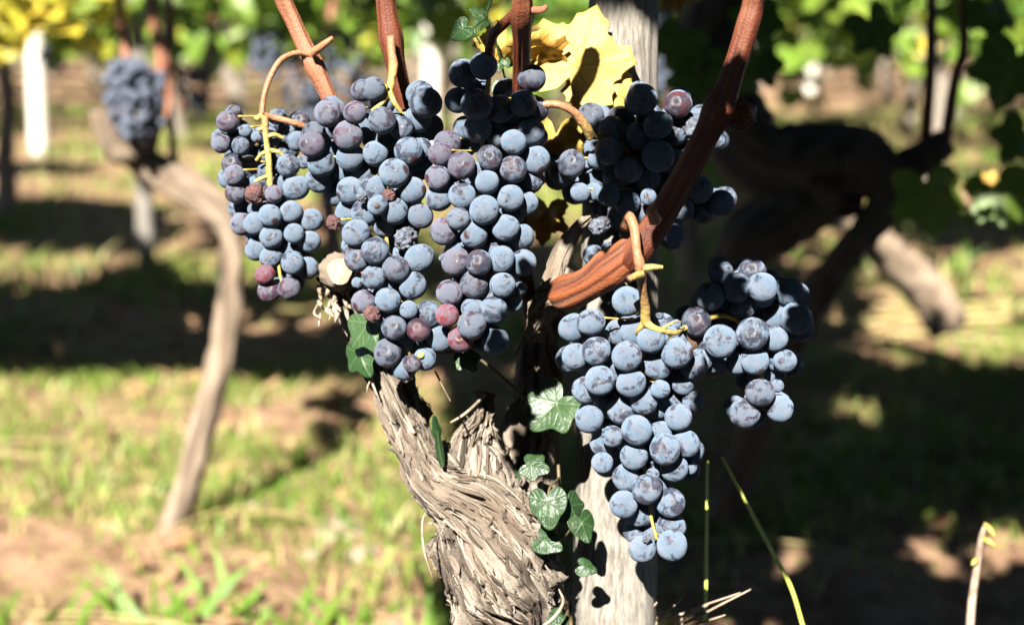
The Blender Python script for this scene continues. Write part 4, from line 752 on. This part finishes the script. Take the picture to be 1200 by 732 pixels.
LIT += [ground(a, b) for a, b, c in HOLES]
for x in list(range(0, 240, 14))+list(range(930, 1200, 14)):
    for y in (112, 125, 140): LIT.append(ground(x, y))
for x in range(1040, 1230, 10):
    for y in (300, 320, 345, 370, 395, 415): 
        if not inpoly(x, y, SP[4]): LIT.append(ground(x, y))
for x in range(0, 320, 12):
    for y in (212, 300, 312, 322): 
        if not any(inpoly(x, y+14, P) or inpoly(x, y-8, P) for P in SP): LIT.append(ground(x, y))
LITa, SHa = np.array(LIT), np.array(SHADE); unc = np.ones(len(SHa), bool); leaves = []
def infrustum(q, m):
    v = q-CAM; d = v @ FWD
    if d < .02: return False
    return abs(v @ RIGHT)/d < .365*1.0+m/d and abs(v @ UP)/d < .222+m/d
def rayd(Pts, Q):
    v = Q-Pts; t = v @ SUN; return np.where(t > 0, np.linalg.norm(v-t[:, None]*SUN, axis=1), 9)
import time; t0 = time.time(); fails = 0
LIT += [at(x, y, 2.45) for x in range(-10, 150, 22) for y in (5, 25, 45, 65)]+[at(x, y, 3.5) for x in range(200, 470, 26) for y in (5, 28, 50)]+[at(x, y, 3.3) for x in range(935, 1080, 26) for y in (8, 30, 55)]
LIT += [at(x, y, 6.8) for y in range(30, 180, 7) for x in (41, 53)]+[at(x, y, 6.) for y in range(2, 114, 6) for x in (499, 511)]+[at(166, y, 3.7) for y in (5, 25, 45, 65, 85)]+[at(x, y, 1.85) for x in (135, 155, 172) for y in (80, 105, 130, 150)]
LIT += [at(x, y, 1.9) for x, y in ((206,610),(220,560),(233,520),(250,460),(262,410),(271,320),(268,268),(240,233),(205,210),(170,190),(140,172),(122,150))]
LIT += [at(x, y, 2.65) for x, y in ((318, 66), (352, 102), (398, 72), (425, 118))]+[at(770, y, 2.35) for y in (40, 65, 90)]+[at(x, y, .745) for x in (716, 726, 736, 746, 755) for y in (25, 34, 43, 52, 61, 70, 79, 88, 97)]
LIT += shade_path([(206,610,1.9,12),(233,520,1.9,11),(262,410,1.9,11),(271,320,1.9,11),(268,268,1.9,12),(240,233,1.9,15),(205,210,1.9,16),(150,175,1.88,16),(122,145,1.86,12)], 16)
def _px(P): v = P-CAM; d = v @ FWD; return 600+v @ RIGHT/d*F, 366-v @ UP/d*F, d
LIT = [P for P in LIT if not (150 < _px(P)[0] < 205 and 195 < _px(P)[1] < 330 and _px(P)[2] > 2.5)]
SH2 = np.array([P for P in SHADE if 1.2 < np.dot(P-CAM, FWD) < 1.62])
def _behind(P): v = SH2-P; t = v @ SUN; return bool((t > .2).any() and np.linalg.norm(v-t[:, None]*SUN, axis=1)[t > .2].min() < .045)
LIT = [P for P in LIT if not (_px(P)[2] > 1.7 and _behind(P))]
LITa = np.array(LIT)
while unc.any() and fails < 12000 and len(leaves) < 2600 and time.time()-t0 < 45:
    i = R.choice(np.flatnonzero(unc)) if fails % 2 else int(np.flatnonzero(unc)[0]); P = SHa[i]; near = np.linalg.norm(P-CAM) < 1.1
    rad = R.choice((.075, .06, .05) if not near else (.05, .035, .028)) if fails % 40 < 22 else R.choice((.04, .028, .02, .014) if not near else (.022, .016, .011))
    if near: t = R.uniform(.10, .5)
    else: zt = R.uniform(.75, 1.9); t = (zt-P[2])/SUN[2]
    Q = P+SUN*t+rng.normal(0, rad*.35, 3)
    fails += 1
    if t < .1 or infrustum(Q, rad) or np.linalg.norm(Q-CAM) < .22: continue
    if (rayd(LITa, Q) < rad*1.05+.002).any(): continue
    un = rayd(SHa, Q) < rad*.58
    if not (un & unc).any(): continue
    unc &= ~un; leaves.append((Q, rad)); fails = 0
nf_ = len(leaves)
for _ in range(22000):              # more unseen leaves over the rows beyond, added to deepen the shade
    y_ = R.uniform(1.9, 7.5); Q = np.array([R.uniform(-.62, .62)*y_-.3, y_, R.uniform(1.05, 2.0)]); rad = R.uniform(.07, .11)
    G_ = Q-SUN*(Q[2]/SUN[2]); v_ = G_-CAM; d_ = v_ @ FWD; gx_, gy_ = 600+v_ @ RIGHT/d_*F, 366-v_ @ UP/d_*F       # where its shadow falls
    if -40 < gx_ < 1240 and gy_ < 770 and not any(inpoly(gx_, gy_, P_) for P_ in SP): continue
    if infrustum(Q, rad) or (rayd(LITa, Q) < rad*1.05+.002).any(): continue
    leaves.append((Q, rad))
    if len(leaves) > nf_+3000: break
nf_ = len(leaves)
for _ in range(90000):               # roof of leaves added to block sky light, open over the sunlit places
    Q = np.array([R.uniform(-2.6, 2.6), R.uniform(-2.8, 2.2), R.uniform(1.0, 2.3)]); rad = R.uniform(.06, .095)
    if infrustum(Q, rad) or np.linalg.norm(Q-CAM) < .3 or (rayd(LITa, Q) < rad*1.05+.002).any(): continue
    leaves.append((Q, rad))
    if len(leaves) > nf_+8500: break
print('CANOPY', nf_, len(leaves), 'leaves; uncovered', int(unc.sum()), 'of', len(SHa), 'time', round(time.time()-t0, 1))
hosts = [(vine, .75), (v2, 1.45), (v1, 1.93), (v3, 2.7), (v4, 4.6), (v5, 3.4)]; bins = {}
for Q, rad in leaves:
    h = min(range(len(hosts)), key=lambda k: np.hypot(Q[0]-hosts[k][0].location[0], Q[1]-hosts[k][0].location[1])); bins.setdefault(h, MB())
    nn = SUN+rng.normal(0, .28, 3); put_leaf(bins[h], R.choice(LOW), Q, nn, (R.gauss(0, .6), R.gauss(0, .4), -1), rad, min(1, max(0, R.gauss(.35, .2))))
for h, mb in bins.items(): mb.build('added_shade_foliage', M_ROOF, hosts[h][0])  # leaves out of view, placed to shape sun and sky light
